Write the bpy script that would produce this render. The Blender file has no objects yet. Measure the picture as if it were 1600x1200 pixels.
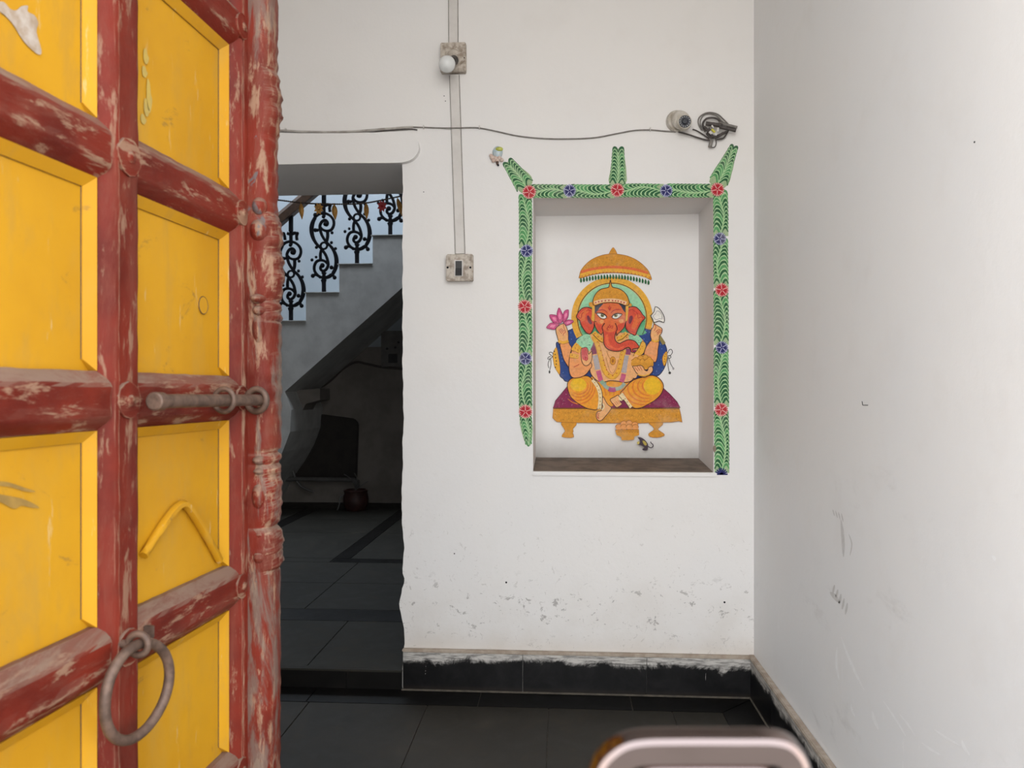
import bpy, bmesh, math, random
from mathutils import Vector, Matrix
from mathutils.geometry import tessellate_polygon
random.seed(7)
sc = bpy.context.scene
COL = sc.collection
PI = math.pi

# ------------------------------------------------------------------ camera
H = 1.19                       # lens height above the hall floor
YAW = math.radians(3.58)
CT, ST = math.cos(YAW), math.sin(YAW)
cd = bpy.data.cameras.new('camera'); cam = bpy.data.objects.new('camera', cd); COL.objects.link(cam)
cam.location = (0, 0, H); cam.rotation_euler = (PI/2, 0, YAW)
cd.sensor_width = 36; cd.lens = 27; cd.shift_y = 10/1600
cd.clip_start = .02
cd.dof.use_dof = True; cd.dof.focus_distance = 2.6; cd.dof.aperture_fstop = 9.0
sc.camera = cam

# ------------------------------------------------------------------ light
sc.view_settings.view_transform = 'Standard'; sc.view_settings.look = 'None'
sc.view_settings.gamma = 1; sc.view_settings.use_curve_mapping = False
sc.view_settings.exposure = 0.0
SKY = 6.0
w = bpy.data.worlds.new('sky'); sc.world = w; w.use_nodes = True
nt = w.node_tree; nt.nodes.clear()
wo = nt.nodes.new('ShaderNodeOutputWorld'); bg = nt.nodes.new('ShaderNodeBackground')
tc = nt.nodes.new('ShaderNodeTexCoord'); sx = nt.nodes.new('ShaderNodeSeparateXYZ'); rp = nt.nodes.new('ShaderNodeValToRGB')
nt.links.new(tc.outputs['Generated'], sx.inputs[0]); nt.links.new(sx.outputs['Z'], rp.inputs[0])
rp.color_ramp.elements[0].position = 0; rp.color_ramp.elements[0].color = (1, .965, .92, 1)
rp.color_ramp.elements[1].position = .75; rp.color_ramp.elements[1].color = (.80, .89, 1, 1)
nt.links.new(rp.outputs[0], bg.inputs[0]); bg.inputs[1].default_value = SKY
nt.links.new(bg.outputs[0], wo.inputs[0])
def portal(name, loc, rot, sx_, sy_):
    l = bpy.data.lights.new(name, 'AREA'); l.shape = 'RECTANGLE'; l.size = sx_; l.size_y = sy_
    l.cycles.is_portal = True
    o = bpy.data.objects.new(name, l); COL.objects.link(o); o.location = loc; o.rotation_euler = rot
portal('doorway_portal', (.03, .28, 1.5), (PI/2, 0, 0), 1.4, 3.1)
portal('shaft_portal', (-2.75, 6.55, 4.6), (0, 0, 0), 4.5, 1.9)

# ------------------------------------------------------------------ pixel -> world on real planes
def ray(px, py):
    a = (px-800)/1200; b = (610-py)/1200
    return Vector((-ST + a*CT, CT + a*ST, b))
C0 = Vector((0, 0, H))
def onY(px, py, y):
    d = ray(px, py); return C0 + d*(y/d.y)
def onX(px, py, x):
    d = ray(px, py); return C0 + d*(x/d.x)
def onZ(px, py, z):
    d = ray(px, py); return C0 + d*((z-H)/d.z)
YB = 3.03; XR = .75; YI = YB+.46

# ------------------------------------------------------------------ materials
def lin(c):
    return tuple(((v/255)/12.92 if v/255 <= .04045 else ((v/255+.055)/1.055)**2.4) for v in c)
class NT:
    def __init__(s, name):
        s.m = bpy.data.materials.new(name); s.m.use_nodes = True; s.t = s.m.node_tree
        s.b = s.t.nodes['Principled BSDF']; s.geo = s.t.nodes.new('ShaderNodeNewGeometry')
    def node(s, typ, **kw):
        n = s.t.nodes.new(typ)
        for k, v in kw.items(): setattr(n, k, v)
        return n
    def link(s, a, b): s.t.links.new(a, b)
    def put(s, sock, v):
        if hasattr(v, 'is_linked'): s.link(v, sock)
        elif isinstance(v, tuple) and len(v) == 3 and sock.type == 'RGBA': sock.default_value = (*v, 1)
        else: sock.default_value = v
    def pos(s, scale=(1, 1, 1), off=(0, 0, 0)):
        n = s.node('ShaderNodeMapping'); s.link(s.geo.outputs['Position'], n.inputs[0])
        n.inputs['Scale'].default_value = scale; n.inputs['Location'].default_value = off
        return n.outputs[0]
    def noise(s, vec, scale, detail=4, rough=.55, dist=0):
        n = s.node('ShaderNodeTexNoise'); s.link(vec, n.inputs['Vector'])
        n.inputs['Scale'].default_value = scale; n.inputs['Detail'].default_value = detail
        n.inputs['Roughness'].default_value = rough; n.inputs['Distortion'].default_value = dist
        return n.outputs['Fac']
    def step(s, f, a, b):
        n = s.node('ShaderNodeMapRange'); n.interpolation_type = 'SMOOTHSTEP'
        s.put(n.inputs['Value'], f); n.inputs['From Min'].default_value = a; n.inputs['From Max'].default_value = b
        return n.outputs[0]
    def math(s, op, a, b=0.0):
        n = s.node('ShaderNodeMath', operation=op); s.put(n.inputs[0], a); s.put(n.inputs[1], b); return n.outputs[0]
    def mix(s, f, a, b):
        n = s.node('ShaderNodeMix', data_type='RGBA'); s.put(n.inputs[0], f); s.put(n.inputs[6], a); s.put(n.inputs[7], b); return n.outputs[2]
    def axis(s, i, src=None):
        n = s.node('ShaderNodeSeparateXYZ'); s.link(src or s.geo.outputs['Position'], n.inputs[0]); return n.outputs[i]
    def bump(s, f, strength, dist):
        n = s.node('ShaderNodeBump'); s.put(n.inputs['Height'], f); n.inputs['Strength'].default_value = strength
        n.inputs['Distance'].default_value = dist; s.link(n.outputs[0], s.b.inputs['Normal'])
    def edge(s, r=.002):
        bv = s.node('ShaderNodeBevel', samples=3); bv.inputs['Radius'].default_value = r
        d = s.node('ShaderNodeVectorMath', operation='DOT_PRODUCT'); s.link(bv.outputs[0], d.inputs[0]); s.link(s.geo.outputs['True Normal'], d.inputs[1])
        return s.math('SUBTRACT', 1.0, d.outputs['Value'])
    def done(s, col, rough=.6, metal=0.0, spec=.5):
        s.put(s.b.inputs['Base Color'], col); s.put(s.b.inputs['Roughness'], rough); s.put(s.b.inputs['Metallic'], metal)
        s.b.inputs['Specular IOR Level'].default_value = spec
        return s.m

def simple(name, c, c2=None, scale=30, rough=.6, metal=0.0, bump=.0, spec=.5):
    n = NT(name); c2 = c2 or tuple(v*.75 for v in c)
    f = n.noise(n.pos(), scale, 4, .6)
    if bump: n.bump(f, bump, .002)
    return n.done(n.mix(n.step(f, .35, .68), c, c2), rough, metal, spec)

def plaster(name, base=(.80, .775, .75), low=0.0, scuff=False, niche=False):
    n = NT(name); p = n.pos()
    f1 = n.noise(p, 1.3, 3, .5); f2 = n.noise(p, 5, 5, .6); f3 = n.noise(p, 45, 5, .65)
    c = n.mix(n.step(f1, .35, .65), base, (base[0]*.975, base[1]*.985, base[2]*1.0))
    c = n.mix(n.math('MULTIPLY', n.step(f2, .5, .75), .16), c, (.68, .64, .60))
    z = n.axis(2)
    if low:
        band = n.math('MULTIPLY', n.step(z, .55, .10), low)
        c = n.mix(n.math('MULTIPLY', band, n.math('ADD', n.math('MULTIPLY', n.step(f2, .35, .7), .35), .15)), c, (.56, .50, .43))
        c = n.mix(n.math('MULTIPLY', n.step(z, .26, .15), .35), c, (.56, .48, .40))
        fl = n.noise(n.pos((1, 1, 1.5)), 17, 5, .7, .4)
        m = n.math('MULTIPLY', n.step(fl, .60, .645), n.math('MULTIPLY', n.step(z, .50, .36), n.step(z, .17, .28)))
        c = n.mix(n.math('MULTIPLY', m, .75), c, (.33, .31, .29))
        fm = n.noise(n.pos((1, 1, 1)), 38, 3, .8, 1.2)
        c = n.mix(n.math('MULTIPLY', n.math('MULTIPLY', n.step(fm, .63, .67), n.step(z, 1.0, .35)), .40), c, (.40, .37, .34))
    if scuff:
        fs = n.noise(n.pos((1, 5, 1.2), (3, 1, 0)), 4.5, 6, .75, .6)
        c = n.mix(n.math('MULTIPLY', n.math('MULTIPLY', n.step(fs, .63, .68), n.step(z, .75, .45)), .5), c, (.90, .90, .90))
        fg = n.noise(n.pos((1, .9, 2.2), (0, 2.3, .7)), 3.1, 5, .7, .2)
        c = n.mix(n.math('MULTIPLY', n.math('MULTIPLY', n.step(fg, .60, .74), n.step(z, 1.15, .8)), .22), c, (.42, .40, .38))
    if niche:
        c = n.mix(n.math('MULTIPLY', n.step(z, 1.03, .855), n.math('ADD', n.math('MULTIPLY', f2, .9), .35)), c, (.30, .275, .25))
    n.bump(n.math('ADD', n.math('MULTIPLY', f2, .9), n.math('MULTIPLY', f3, .35)), .30, .006)
    return n.done(c, .62, 0, .35)

def red_paint(name, grain, wear=.5, grey=0.0):
    """chipped oxblood paint; grain = stretch of the chips along the timber"""
    n = NT(name)
    g = {'z': (1, 1, .22), 'y': (1, .22, 1), '': (1, 1, 1)}[grain]
    p = n.pos(g); q = n.pos()
    a = n.noise(q, 7, 4, .6); b = n.noise(p, 55, 6, .7, .3); d = n.noise(p, 24, 7, .78, .6); e = n.noise(p, 130, 4, .7)
    c = n.mix(n.step(a, .35, .65), (.088, .0105, .006), (.150, .018, .009))
    c = n.mix(n.math('MULTIPLY', n.step(d, .46, .66), .30+.45*wear), c, (.150, .048, .031))
    c = n.mix(n.math('MULTIPLY', n.step(b, .575-.07*wear, .66-.05*wear), .55+.4*wear), c, (.26, .155, .10))
    if grey:
        h = n.noise(p, 18, 6, .7, .8)
        c = n.mix(n.math('MULTIPLY', n.step(h, .485, .58), grey), c, (.135, .105, .085))
        k = n.noise(q, 11, 5, .7, .8)
        c = n.mix(n.math('MULTIPLY', n.step(k, .66, .70), grey), c, (.085, .105, .110))
    ed = n.step(n.edge(.003), .02, .20)
    c = n.mix(n.math('MULTIPLY', ed, n.step(n.math('ADD', b, n.math('MULTIPLY', e, .3)), .50, .72)), c, (.33, .215, .14))
    up = n.step(n.axis(2, n.geo.outputs['True Normal']), .12, .55)         # dust settled on ledges
    c = n.mix(n.math('MULTIPLY', up, n.math('ADD', n.math('MULTIPLY', n.step(d, .62, .40), .6), .35)), c, (.185, .120, .088))
    n.bump(n.math('ADD', n.math('MULTIPLY', d, 1.0), n.math('MULTIPLY', b, .6)), .55, .0025)
    return n.done(c, n.math('ADD', n.math('MULTIPLY', d, .35), .36), 0, .14)

def yellow_paint(name):
    n = NT(name); p = n.pos((1, 1, .3)); q = n.pos()
    a = n.noise(q, 4, 4, .55); b = n.noise(p, 20, 6, .7, .3); s = n.noise(n.pos((1, 1, .15)), 60, 5, .7)
    c = n.mix(n.step(a, .3, .7), (.50, .252, .010), (.43, .205, .008))
    c = n.mix(n.math('MULTIPLY', n.step(b, .50, .66), .55), c, (.40, .215, .028))
    c = n.mix(n.math('MULTIPLY', n.step(s, .63, .69), .55), c, (.52, .38, .18))
    ch = n.noise(q, 6.3, 5, .62, .5)
    c = n.mix(n.math('MULTIPLY', n.step(ch, .70, .72), .8), c, (.40, .33, .26))
    dk = n.noise(n.pos((1, 1, 1.6), (1.3, 0, .4)), 13, 6, .75, .7)
    gz = n.noise(n.pos((1, 1, .45), (0, 0, 2)), 7, 5, .65); c = n.mix(n.math('MULTIPLY', n.step(gz, .52, .72), .5), c, (.42, .235, .035))
    c = n.mix(n.math('MULTIPLY', n.step(dk, .62, .70), .55), c, (.17, .10, .035))
    n.bump(n.math('ADD', b, n.math('MULTIPLY', s, .4)), .25, .0015)
    return n.done(c, .5, 0, .22)

def stone(name, c1, c2, rough=.38, dust=(.065, .052, .038), dustamt=.4):
    n = NT(name); q = n.pos()
    a = n.noise(q, 2.2, 5, .6); b = n.noise(q, 9, 6, .65, .4); s = n.noise(q, 90, 3, .7)
    c = n.mix(n.step(a, .3, .7), c1, c2)
    c = n.mix(n.math('MULTIPLY', n.step(b, .5, .75), dustamt), c, dust)
    c = n.mix(n.math('MULTIPLY', n.step(s, .73, .76), .4), c, (.16, .14, .12))
    n.bump(b, .15, .003)
    return n.done(c, n.math('ADD', n.math('MULTIPLY', b, .3), rough-.05), 0, .22)

def skirting_mat(name):
    n = NT(name); q = n.pos(); z = n.axis(2)
    b = n.noise(q, 10, 5, .7, .3); t = n.noise(n.pos((1, 1, .8), (0, 0, 1)), 5.5, 8, .74, .5); t2 = n.noise(n.pos((.35, .35, 2.5)), 40, 5, .7)
    c = n.mix(n.step(b, .35, .7), (.005, .005, .0055), (.013, .0125, .013))
    # whitewash slopped over the top edge, and runs of it
    top = n.step(n.math('ADD', z, n.math('MULTIPLY', n.math('SUBTRACT', t, .5), .16)), .112, .138)
    c = n.mix(n.math('MULTIPLY', top, n.math('ADD', n.math('MULTIPLY', n.step(t2, .35, .6), .6), .35)), c, (.60, .57, .53))
    run = n.noise(n.pos((1, 1, .10)), 62, 3, .6)
    c = n.mix(n.math('MULTIPLY', n.step(run, .70, .715), n.step(t2, .42, .5)), c, (.55, .53, .5))
    low = n.step(z, .03, .0)
    c = n.mix(n.math('MULTIPLY', low, .3), c, (.05, .036, .024))
    return n.done(c, .34, 0, .22)

M = {}
M['plaster'] = plaster('plaster_back', low=.8)
M['plaster_right'] = plaster('plaster_right', (.835, .825, .815), low=.0, scuff=True)
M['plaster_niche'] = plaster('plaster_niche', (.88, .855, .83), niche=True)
M['plaster_plain'] = plaster('plaster_plain')
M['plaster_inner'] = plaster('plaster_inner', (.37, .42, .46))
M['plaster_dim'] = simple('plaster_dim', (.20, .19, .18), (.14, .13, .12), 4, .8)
M['stair_shade'] = simple('understair_shade', (.26, .235, .21), (.19, .17, .15), 3, .85)  # darker wall colour that paints in the shade under the stairs
M['concrete'] = simple('cement_render', (.62, .62, .60), (.50, .50, .485), 5, .85, bump=.2)
M['sill'] = simple('dusty_sill', (.20, .155, .12), (.11, .085, .065), 12, .8, bump=.3)
M['red_v'] = red_paint('red_paint_upright', 'z', .35)
M['red_h'] = red_paint('red_paint_rail', 'y', .75)
M['red_carved'] = red_paint('red_paint_carved', 'z', .85, .7)
M['yellow'] = yellow_paint('yellow_paint')
M['iron'] = simple('dusty_iron', (.135, .082, .058), (.068, .040, .028), 60, .6, .25, .3)
M['iron_dark'] = simple('cast_iron_black', (.006, .0065, .009), (.010, .010, .013), 40, .75, spec=.15)
M['kota'] = stone('grey_stone', (.020, .0175, .0135), (.029, .025, .0195))
M['kota_in'] = stone('grey_stone_inner', (.019, .0178, .0138), (.028, .0265, .021), .55)
M['black'] = stone('black_stone', (.0035, .0032, .003), (.006, .0055, .005), .34, (.02, .016, .012), .25)
M['grout'] = simple('grout', (.10, .085, .065), (.06, .05, .04), 30, .9)
M['skirting'] = skirting_mat('black_skirting')
M['mortar'] = simple('mortar_bead', (.45, .38, .31), (.34, .27, .21), 25, .9, bump=.3)
M['pvc'] = simple('white_pvc', (.66, .63, .60), (.60, .57, .54), 14, .5)
M['pvc_dirty'] = simple('stained_pvc', (.56, .50, .43), (.28, .22, .17), 55, .55)
M['cable_grey'] = simple('grey_cable', (.16, .145, .13), (.24, .22, .2), 40, .6)
M['cable_dark'] = simple('dark_dirt_and_shadow', (.045, .036, .033), (.08, .065, .06), 90, .6)
M['cable_white'] = simple('painted_cable', (.50, .47, .43), (.32, .29, .26), 30, .7)
M['black_plastic'] = simple('black_plastic', (.012, .010, .011), (.02, .018, .018), 40, .3)
M['bulb'] = simple('opal_glass', (.72, .73, .72), (.70, .70, .70), 5, .12)
M['cam_white'] = simple('camera_shell', (.62, .58, .52), (.40, .35, .28), 30, .4)
M['lens'] = simple('lens_glass', (.010, .012, .025), (.006, .008, .012), 30, .08)
M['led'] = simple('led_cups', (.55, .55, .55), None, 30, .3)
M['yellow_tag'] = simple('yellow_connector', (.60, .55, .03), None, 30, .4)
M['wood'] = simple('brown_handrail', (.085, .042, .020), (.05, .024, .012), 20, .6)
M['gold_leaf'] = simple('gold_foil', (.50, .27, .07), (.32, .16, .04), 50, .4, .5)
M['red_foil'] = simple('red_foil', (.28, .012, .015), None, 50, .4)
M['rope'] = simple('braided_cord', (.05, .032, .022), (.02, .015, .012), 200, .8)
M['board'] = simple('dark_board', (.030, .024, .020), (.02, .016, .014), 12, .7)
M['switch_grey'] = simple('grey_switchboard', (.16, .15, .14), None, 12, .6)
M['clay'] = simple('dark_red_clay', (.060, .022, .018), (.03, .012, .01), 20, .5)
M['pipe'] = simple('grey_pipe', (.13, .125, .12), None, 12, .5)
M['street'] = simple('street_paving', (.30, .275, .245), (.25, .23, .20), 6, .9)
ch = NT('chrome'); M['chrome'] = ch.done((.18, .140, .130), ch.math('MULTIPLY', ch.noise(ch.pos(), 60, 3), .22), 1.0)

# ------------------------------------------------------------------ mesh builder
def smooth_path(pts, closed=False, n=6):
    P = [Vector(p) for p in pts]; k = len(P); out = []
    rng = range(k) if closed else range(k-1)
    for i in rng:
        if closed: a, b, c, d = P[(i-1) % k], P[i], P[(i+1) % k], P[(i+2) % k]
        else: a, b, c, d = P[max(i-1, 0)], P[i], P[i+1], P[min(i+2, k-1)]
        for j in range(n):
            t = j/n
            out.append(.5*((2*b)+(c-a)*t+(2*a-5*b+4*c-d)*t*t+(3*b-a-3*c+d)*t**3))
    if not closed: out.append(P[-1])
    return out
class MB:
    def __init__(s): s.v = []; s.f = []; s.m = []
    def add(s, vs, fs, mi=0):
        o = len(s.v); s.v += [Vector(v) for v in vs]; s.f += [tuple(i+o for i in f) for f in fs]; s.m += [mi]*len(fs); return s
    def box(s, a, b, mi=0, fn=None):
        x0, y0, z0 = a; x1, y1, z1 = b
        vs = [(x, y, z) for x in (x0, x1) for y in (y0, y1) for z in (z0, z1)]
        if fn: vs = [fn(*v) for v in vs]
        return s.add(vs, [(0, 1, 3, 2), (4, 6, 7, 5), (0, 4, 5, 1), (2, 3, 7, 6), (0, 2, 6, 4), (1, 5, 7, 3)], mi)
    def prism(s, front, back, mi=0):
        n = len(front); tris = tessellate_polygon([[Vector(p) for p in front]])
        fs = [tuple(t) for t in tris] + [tuple(n+i for i in reversed(t)) for t in tris]
        fs += [(i, (i+1) % n, n+(i+1) % n, n+i) for i in range(n)]
        return s.add(list(front)+list(back), fs, mi)
    def loft(s, rings, mi=0, cap=True, close=True):
        n = len(rings[0]); vs = [p for r in rings for p in r]; fs = []
        m = n if close else n-1
        for i in range(len(rings)-1):
            for j in range(m): fs.append((i*n+j, i*n+(j+1) % n, (i+1)*n+(j+1) % n, (i+1)*n+j))
        if cap and close: fs += [tuple(reversed(range(n))), tuple((len(rings)-1)*n+j for j in range(n))]
        return s.add(vs, fs, mi)
    def tube(s, pts, r, n=8, mi=0, closed=False, smooth=0, up=None):
        P = smooth_path(pts, closed, smooth) if smooth else [Vector(p) for p in pts]
        k = len(P); rings = []; ref = None
        for i in range(k):
            a = P[(i-1) % k] if (closed or i > 0) else P[i]; b = P[(i+1) % k] if (closed or i < k-1) else P[i]
            t = (b-a).normalized()
            if ref is None: ref = Vector((0, 0, 1)) if abs(t.z) < .9 else Vector((1, 0, 0))
            u = (ref - t*ref.dot(t)).normalized(); ref = u; v = t.cross(u)
            rr = r(i/(k-1)) if callable(r) else r
            rings.append([P[i]+(u*math.cos(2*PI*j/n)+v*math.sin(2*PI*j/n))*rr for j in range(n)])
        if closed:
            rings.append(rings[0]); return s.loft(rings, mi, cap=False)
        return s.loft(rings, mi)
    def cyl(s, a, b, r0, r1=None, n=20, mi=0):
        r1 = r0 if r1 is None else r1
        return s.tube([a, b], lambda t: r0+(r1-r0)*t, n, mi)
    def ball(s, c, r, mi=0, n=12, scale=(1, 1, 1)):
        c = Vector(c); rings = []
        for i in range(n+1):
            th = PI*i/n; rr = max(math.sin(th), .001)
            rings.append([c+Vector((scale[0]*r*rr*math.cos(2*PI*j/(n*2)), scale[1]*r*rr*math.sin(2*PI*j/(n*2)), scale[2]*r*math.cos(th))) for j in range(n*2)])
        return s.loft(rings, mi)
    def torus(s, c, axis, R, r, n=32, k=10, mi=0):
        c = Vector(c); ax = Vector(axis).normalized(); u = ax.orthogonal().normalized(); v = ax.cross(u)
        return s.tube([c+(u*math.cos(2*PI*i/n)+v*math.sin(2*PI*i/n))*R for i in range(n)], r, k, mi, closed=True)
WLOC = {}
def meta(o, label=None, cat=None, group=None, kind=None):
    if label: o['label'] = label
    if cat: o['category'] = cat
    if group: o['group'] = group
    if kind: o['kind'] = kind
    return o
def obj(name, mb, mats, parent=None, smooth=None, bevel=0, loc=None, **kw):
    if not isinstance(mats, (list, tuple)): mats = [mats]
    W = WLOC[parent.name] if parent else (Vector(loc) if loc is not None else None)
    if W is None:
        xs = [v.x for v in mb.v]; ys = [v.y for v in mb.v]; zs = [v.z for v in mb.v]
        W = Vector(((min(xs)+max(xs))/2, (min(ys)+max(ys))/2, min(zs)))
    me = bpy.data.meshes.new(name); me.from_pydata([v-W for v in mb.v], [], mb.f); me.update()
    for m in mats: me.materials.append(M[m] if isinstance(m, str) else m)
    me.polygons.foreach_set('material_index', mb.m)
    bm = bmesh.new(); bm.from_mesh(me); bmesh.ops.recalc_face_normals(bm, faces=bm.faces)
    if bevel:
        bmesh.ops.remove_doubles(bm, verts=bm.verts, dist=1e-5)
        es = [e for e in bm.edges if len(e.link_faces) == 2 and e.calc_face_angle(0) > .6]
        bmesh.ops.bevel(bm, geom=es, offset=bevel, segments=2, affect='EDGES', clamp_overlap=True)
    bm.to_mesh(me); bm.free()
    if smooth is not None:
        me.shade_smooth(); me.set_sharp_from_angle(angle=math.radians(smooth))
    o = bpy.data.objects.new(name, me); COL.objects.link(o)
    if parent: o.parent = parent
    else: o.location = W
    WLOC[o.name] = W
    return meta(o, **kw)
def empty(name, loc, **kw):
    o = bpy.data.objects.new(name, None); COL.objects.link(o); o.location = loc; o.empty_display_size = .05
    WLOC[o.name] = Vector(loc); return meta(o, **kw)
def copy_tree(o, off, parent=None):
    c = o.copy(); COL.objects.link(c); c.parent = parent; c.location = Vector(o.location)+Vector(off)
    for ch_ in o.children: copy_tree(ch_, (0, 0, 0), c)
    return c

# ------------------------------------------------------------------ hall shell
NX0, NX1 = onY(833, 400, YB).x, onY(1115, 400, YB).x       # niche opening
NZ0, NZ1 = onY(975, 738, YB).z, onY(975, 307, YB).z
ND = .32
DX1 = onY(629, 600, YB).x; DX0 = -1.60                      # passage opening
DZ1 = onY(530, 258, YB).z
LX = -1.95; CZ = 3.2
mb = MB()
def wob(z):                                                 # worn arris of the passage
    b = .0
    for zc, a, s_ in ((.33, .012, .05), (.55, -.006, .05), (.20, -.010, .05), (.75, .005, .06), (1.1, -.004, .1), (.43, -.008, .015)):
        b += a*math.exp(-((z-zc)/s_)**2)
    return b + .0015*math.sin(z*40)+.001*math.sin(z*97)
zs = [i*.02 for i in range(0, int(DZ1/.02))]+[DZ1]
edge = [(DX1-wob(z), z) for z in zs]
poly = edge+[(NX0, DZ1), (NX0, 0)]
mb.prism([(x, YB, z) for x, z in poly], [(x, YI, z) for x, z in poly])
mb.box((NX1, YB, 0), (XR+.3, YI, DZ1)); mb.box((NX0, YB, 0), (NX1, YI, NZ0)); mb.box((NX0, YB, NZ1), (NX1, YI, DZ1))
mb.box((LX-.3, YB, DZ1), (XR+.3, YI, CZ)); mb.box((LX-.3, YB, -.11), (DX0, YI, DZ1)); mb.box((LX-.3, YB+.03, -.11), (XR+.3, YI-.01, -.001))
wall = obj('wall_back', mb, 'plaster', loc=(0, YB, 0), kind='structure', label='whitewashed back wall holding the niche and the dark passage opening', cat='wall')
mb = MB(); mb.box((NX0-.02, YB+ND, NZ0-.02), (NX1+.02, YB+ND+.05, NZ1+.02))
# soft inner corners of the niche
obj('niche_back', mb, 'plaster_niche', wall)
mb = MB(); mb.box((NX0+.001, YB+.012, NZ0-.01), (NX1-.001, YB+ND, NZ0+.003), 0, lambda x, y, z: (x, y, z+(.026 if y > YB+.1 and z > NZ0 else 0)))
obj('niche_sill', mb, 'sill', wall, label='dusty brown sill of the niche')
mb = MB(); mb.box((NX0-.004, YB-.007, NZ0-.016), (NX1+.012, YB+.02, NZ0+.001))
obj('niche_lip', mb, 'plaster_plain', wall, bevel=.003)
# lintel plaster band
pts = [(250, 211), (470, 211.5), (560, 211), (635, 209), (648, 213), (655, 225), (656, 238), (648, 250), (634, 256), (610, 257.5), (530, 258), (430, 260), (250, 262)]
P = smooth_path([onY(x, y, YB) for x, y in pts], True, 3)
mb = MB(); mb.prism([p+Vector((0, -.026, 0)) for p in P], [p+Vector((0, .004, 0)) for p in P])
obj('lintel_render', mb, 'plaster_plain', wall, bevel=.007, smooth=50)
for (x, y, r) in ((791, 910, .004), (710, 865, .0025), (1132, 941, .004), (662, 300, .002), (696, 158, .002), (694, 150, .002)):
    c = onY(x, y, YB); mb = MB(); mb.cyl(c+Vector((0, -.001, 0)), c+Vector((0, .003, 0)), r, n=8)
    obj('nail_hole', mb, 'iron_dark', wall)
mb = MB(); mb.box((XR, .42, 0), (XR+.2, YB, CZ))
wr = obj('wall_right', mb, 'plaster_right', kind='structure', label='smooth pale right wall with scuffs low down', cat='wall')
c = onX(1523, 222, XR); mb = MB(); mb.cyl(c+Vector((-.001, 0, 0)), c+Vector((.003, 0, 0)), .0018, n=8); obj('nail_hole', mb, 'iron_dark', wr)
mb = MB(); mb.tube([onX(x, y, XR-.0006) for x, y in ((1347, 627), (1348, 633), (1356, 633))], .0008, 5); obj('scratch', mb, 'iron_dark', wr)
M['scuff'] = simple('grey_scuff', (.60, .585, .57), (.66, .65, .64), 60, .7); M['scrape'] = simple('white_scrape', (.90, .90, .90), (.84, .84, .84), 60, .5)
def wall_mark(pts, wpx, m):
    P = smooth_path([(p[0], p[1], 0) for p in pts], False, 3); vs = []; n = len(P)
    for i, p in enumerate(P):
        t_ = (P[min(i+1, n-1)]-P[max(i-1, 0)]).normalized(); nn = Vector((-t_.y, t_.x, 0))*wpx/2*math.sin(PI*(i+.4)/n)
        vs += [onX(p.x+nn.x, p.y+nn.y, XR-.0005), onX(p.x-nn.x, p.y-nn.y, XR-.0005)]
    mb = MB(); mb.add(vs, [(2*i, 2*i+1, 2*i+3, 2*i+2) for i in range(n-1)]); obj('scuff', mb, m, wr)
for k in range(4): wall_mark([(1301+k*4.5, 796+k*2), (1304+k*4.5, 806+k*3)], 2, 'scuff')
wall_mark([(1314, 812), (1317, 840), (1318, 870)], 5, 'scuff'); wall_mark([(1326, 834), (1331, 850), (1328, 868)], 2, 'scuff')
for k in range(5): wall_mark([(1304+k*5, 914+k*7), (1301+k*5, 928+k*8)], 3.4, 'scuff')
wall_mark([(1297, 925), (1304, 932), (1312, 942)], 7, 'scuff')
random.seed(31)
for a_, b_, w_ in (((1308, 1010), (1311, 1062), 4), ((1314, 995), (1350, 1078), 4), ((1362, 1110), (1372, 1140), 5), ((1380, 1095), (1415, 1150), 3), ((1460, 1140), (1500, 1165), 4), ((1503, 1156), (1515, 1180), 5), ((1330, 1100), (1336, 1120), 3), ((1405, 1115), (1430, 1150), 3), ((1440, 1160), (1470, 1180), 4), ((1550, 868), (1554, 876), 5)):
    wall_mark([a_, ((a_[0]+b_[0])/2+random.uniform(-3, 3), (a_[1]+b_[1])/2), b_], w_, 'scrape')
mb = MB(); mb.box((LX-.2, .42, 0), (LX, YB, CZ))
obj('wall_left', mb, 'plaster_plain', kind='structure', label='white left wall behind the open door leaf', cat='wall')
mb = MB(); mb.box((LX-.2, .30, 0), (-.66, .42, CZ)); mb.box((.72, .30, 0), (XR+.2, .42, CZ)); mb.box((-.66, .30, 3.0), (.70, .42, CZ))  # opening raised out of view to let more sky onto the upper wall
obj('wall_front', mb, 'plaster_plain', kind='structure', label='entrance wall beside the lens with the street doorway raised out of view to let in more sky', cat='wall')
mb = MB(); mb.box((LX-.2, .2, CZ), (XR+.2, YI, CZ+.15))
obj('ceiling', mb, 'plaster_plain', kind='structure', label='white ceiling slab of the entrance hall', cat='ceiling')

# floor of the hall: slabs and black border, each a piece
mb = MB(); mb.box((LX-.2, .2, -.12), (XR+.2, YB, -.006))
floor = obj('floor', mb, 'grout', kind='structure', label='dark grey stone slab floor with a black border strip', cat='floor')
J = .003
def slab(parent, x0, x1, y0, y1, z, m, name='stone_slab', th=.0065):
    mb = MB(); mb.box((x0+J/2, y0+J/2, z-th), (x1-J/2, y1-J/2, z)); return obj(name, mb, m, parent, bevel=.0012)
BWD = .15
xj = -.50
xs = [xj+.457*k for k in range(-4, 3)]; xs = [LX]+[x for x in xs if LX+.05 < x < XR-BWD-.03]+[XR-BWD]
ys = [YB-BWD-.62*k for k in range(0, 5)]
for i in range(len(xs)-1):
    for k in range(4): slab(floor, xs[i], xs[i+1], max(ys[k+1], .2), ys[k], 0, 'kota')
bx = [LX, -1.45, -.97, -.31, .27]
for i in range(4): slab(floor, bx[i], bx[i+1], YB-BWD, YB, 0, 'black', 'border_slab')
def ngon_slab(parent, pts, z, m, name):
    mb = MB(); mb.prism([(x, y, z) for x, y in pts], [(x, y, z-.0065) for x, y in pts]); obj(name, mb, m, parent)
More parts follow.
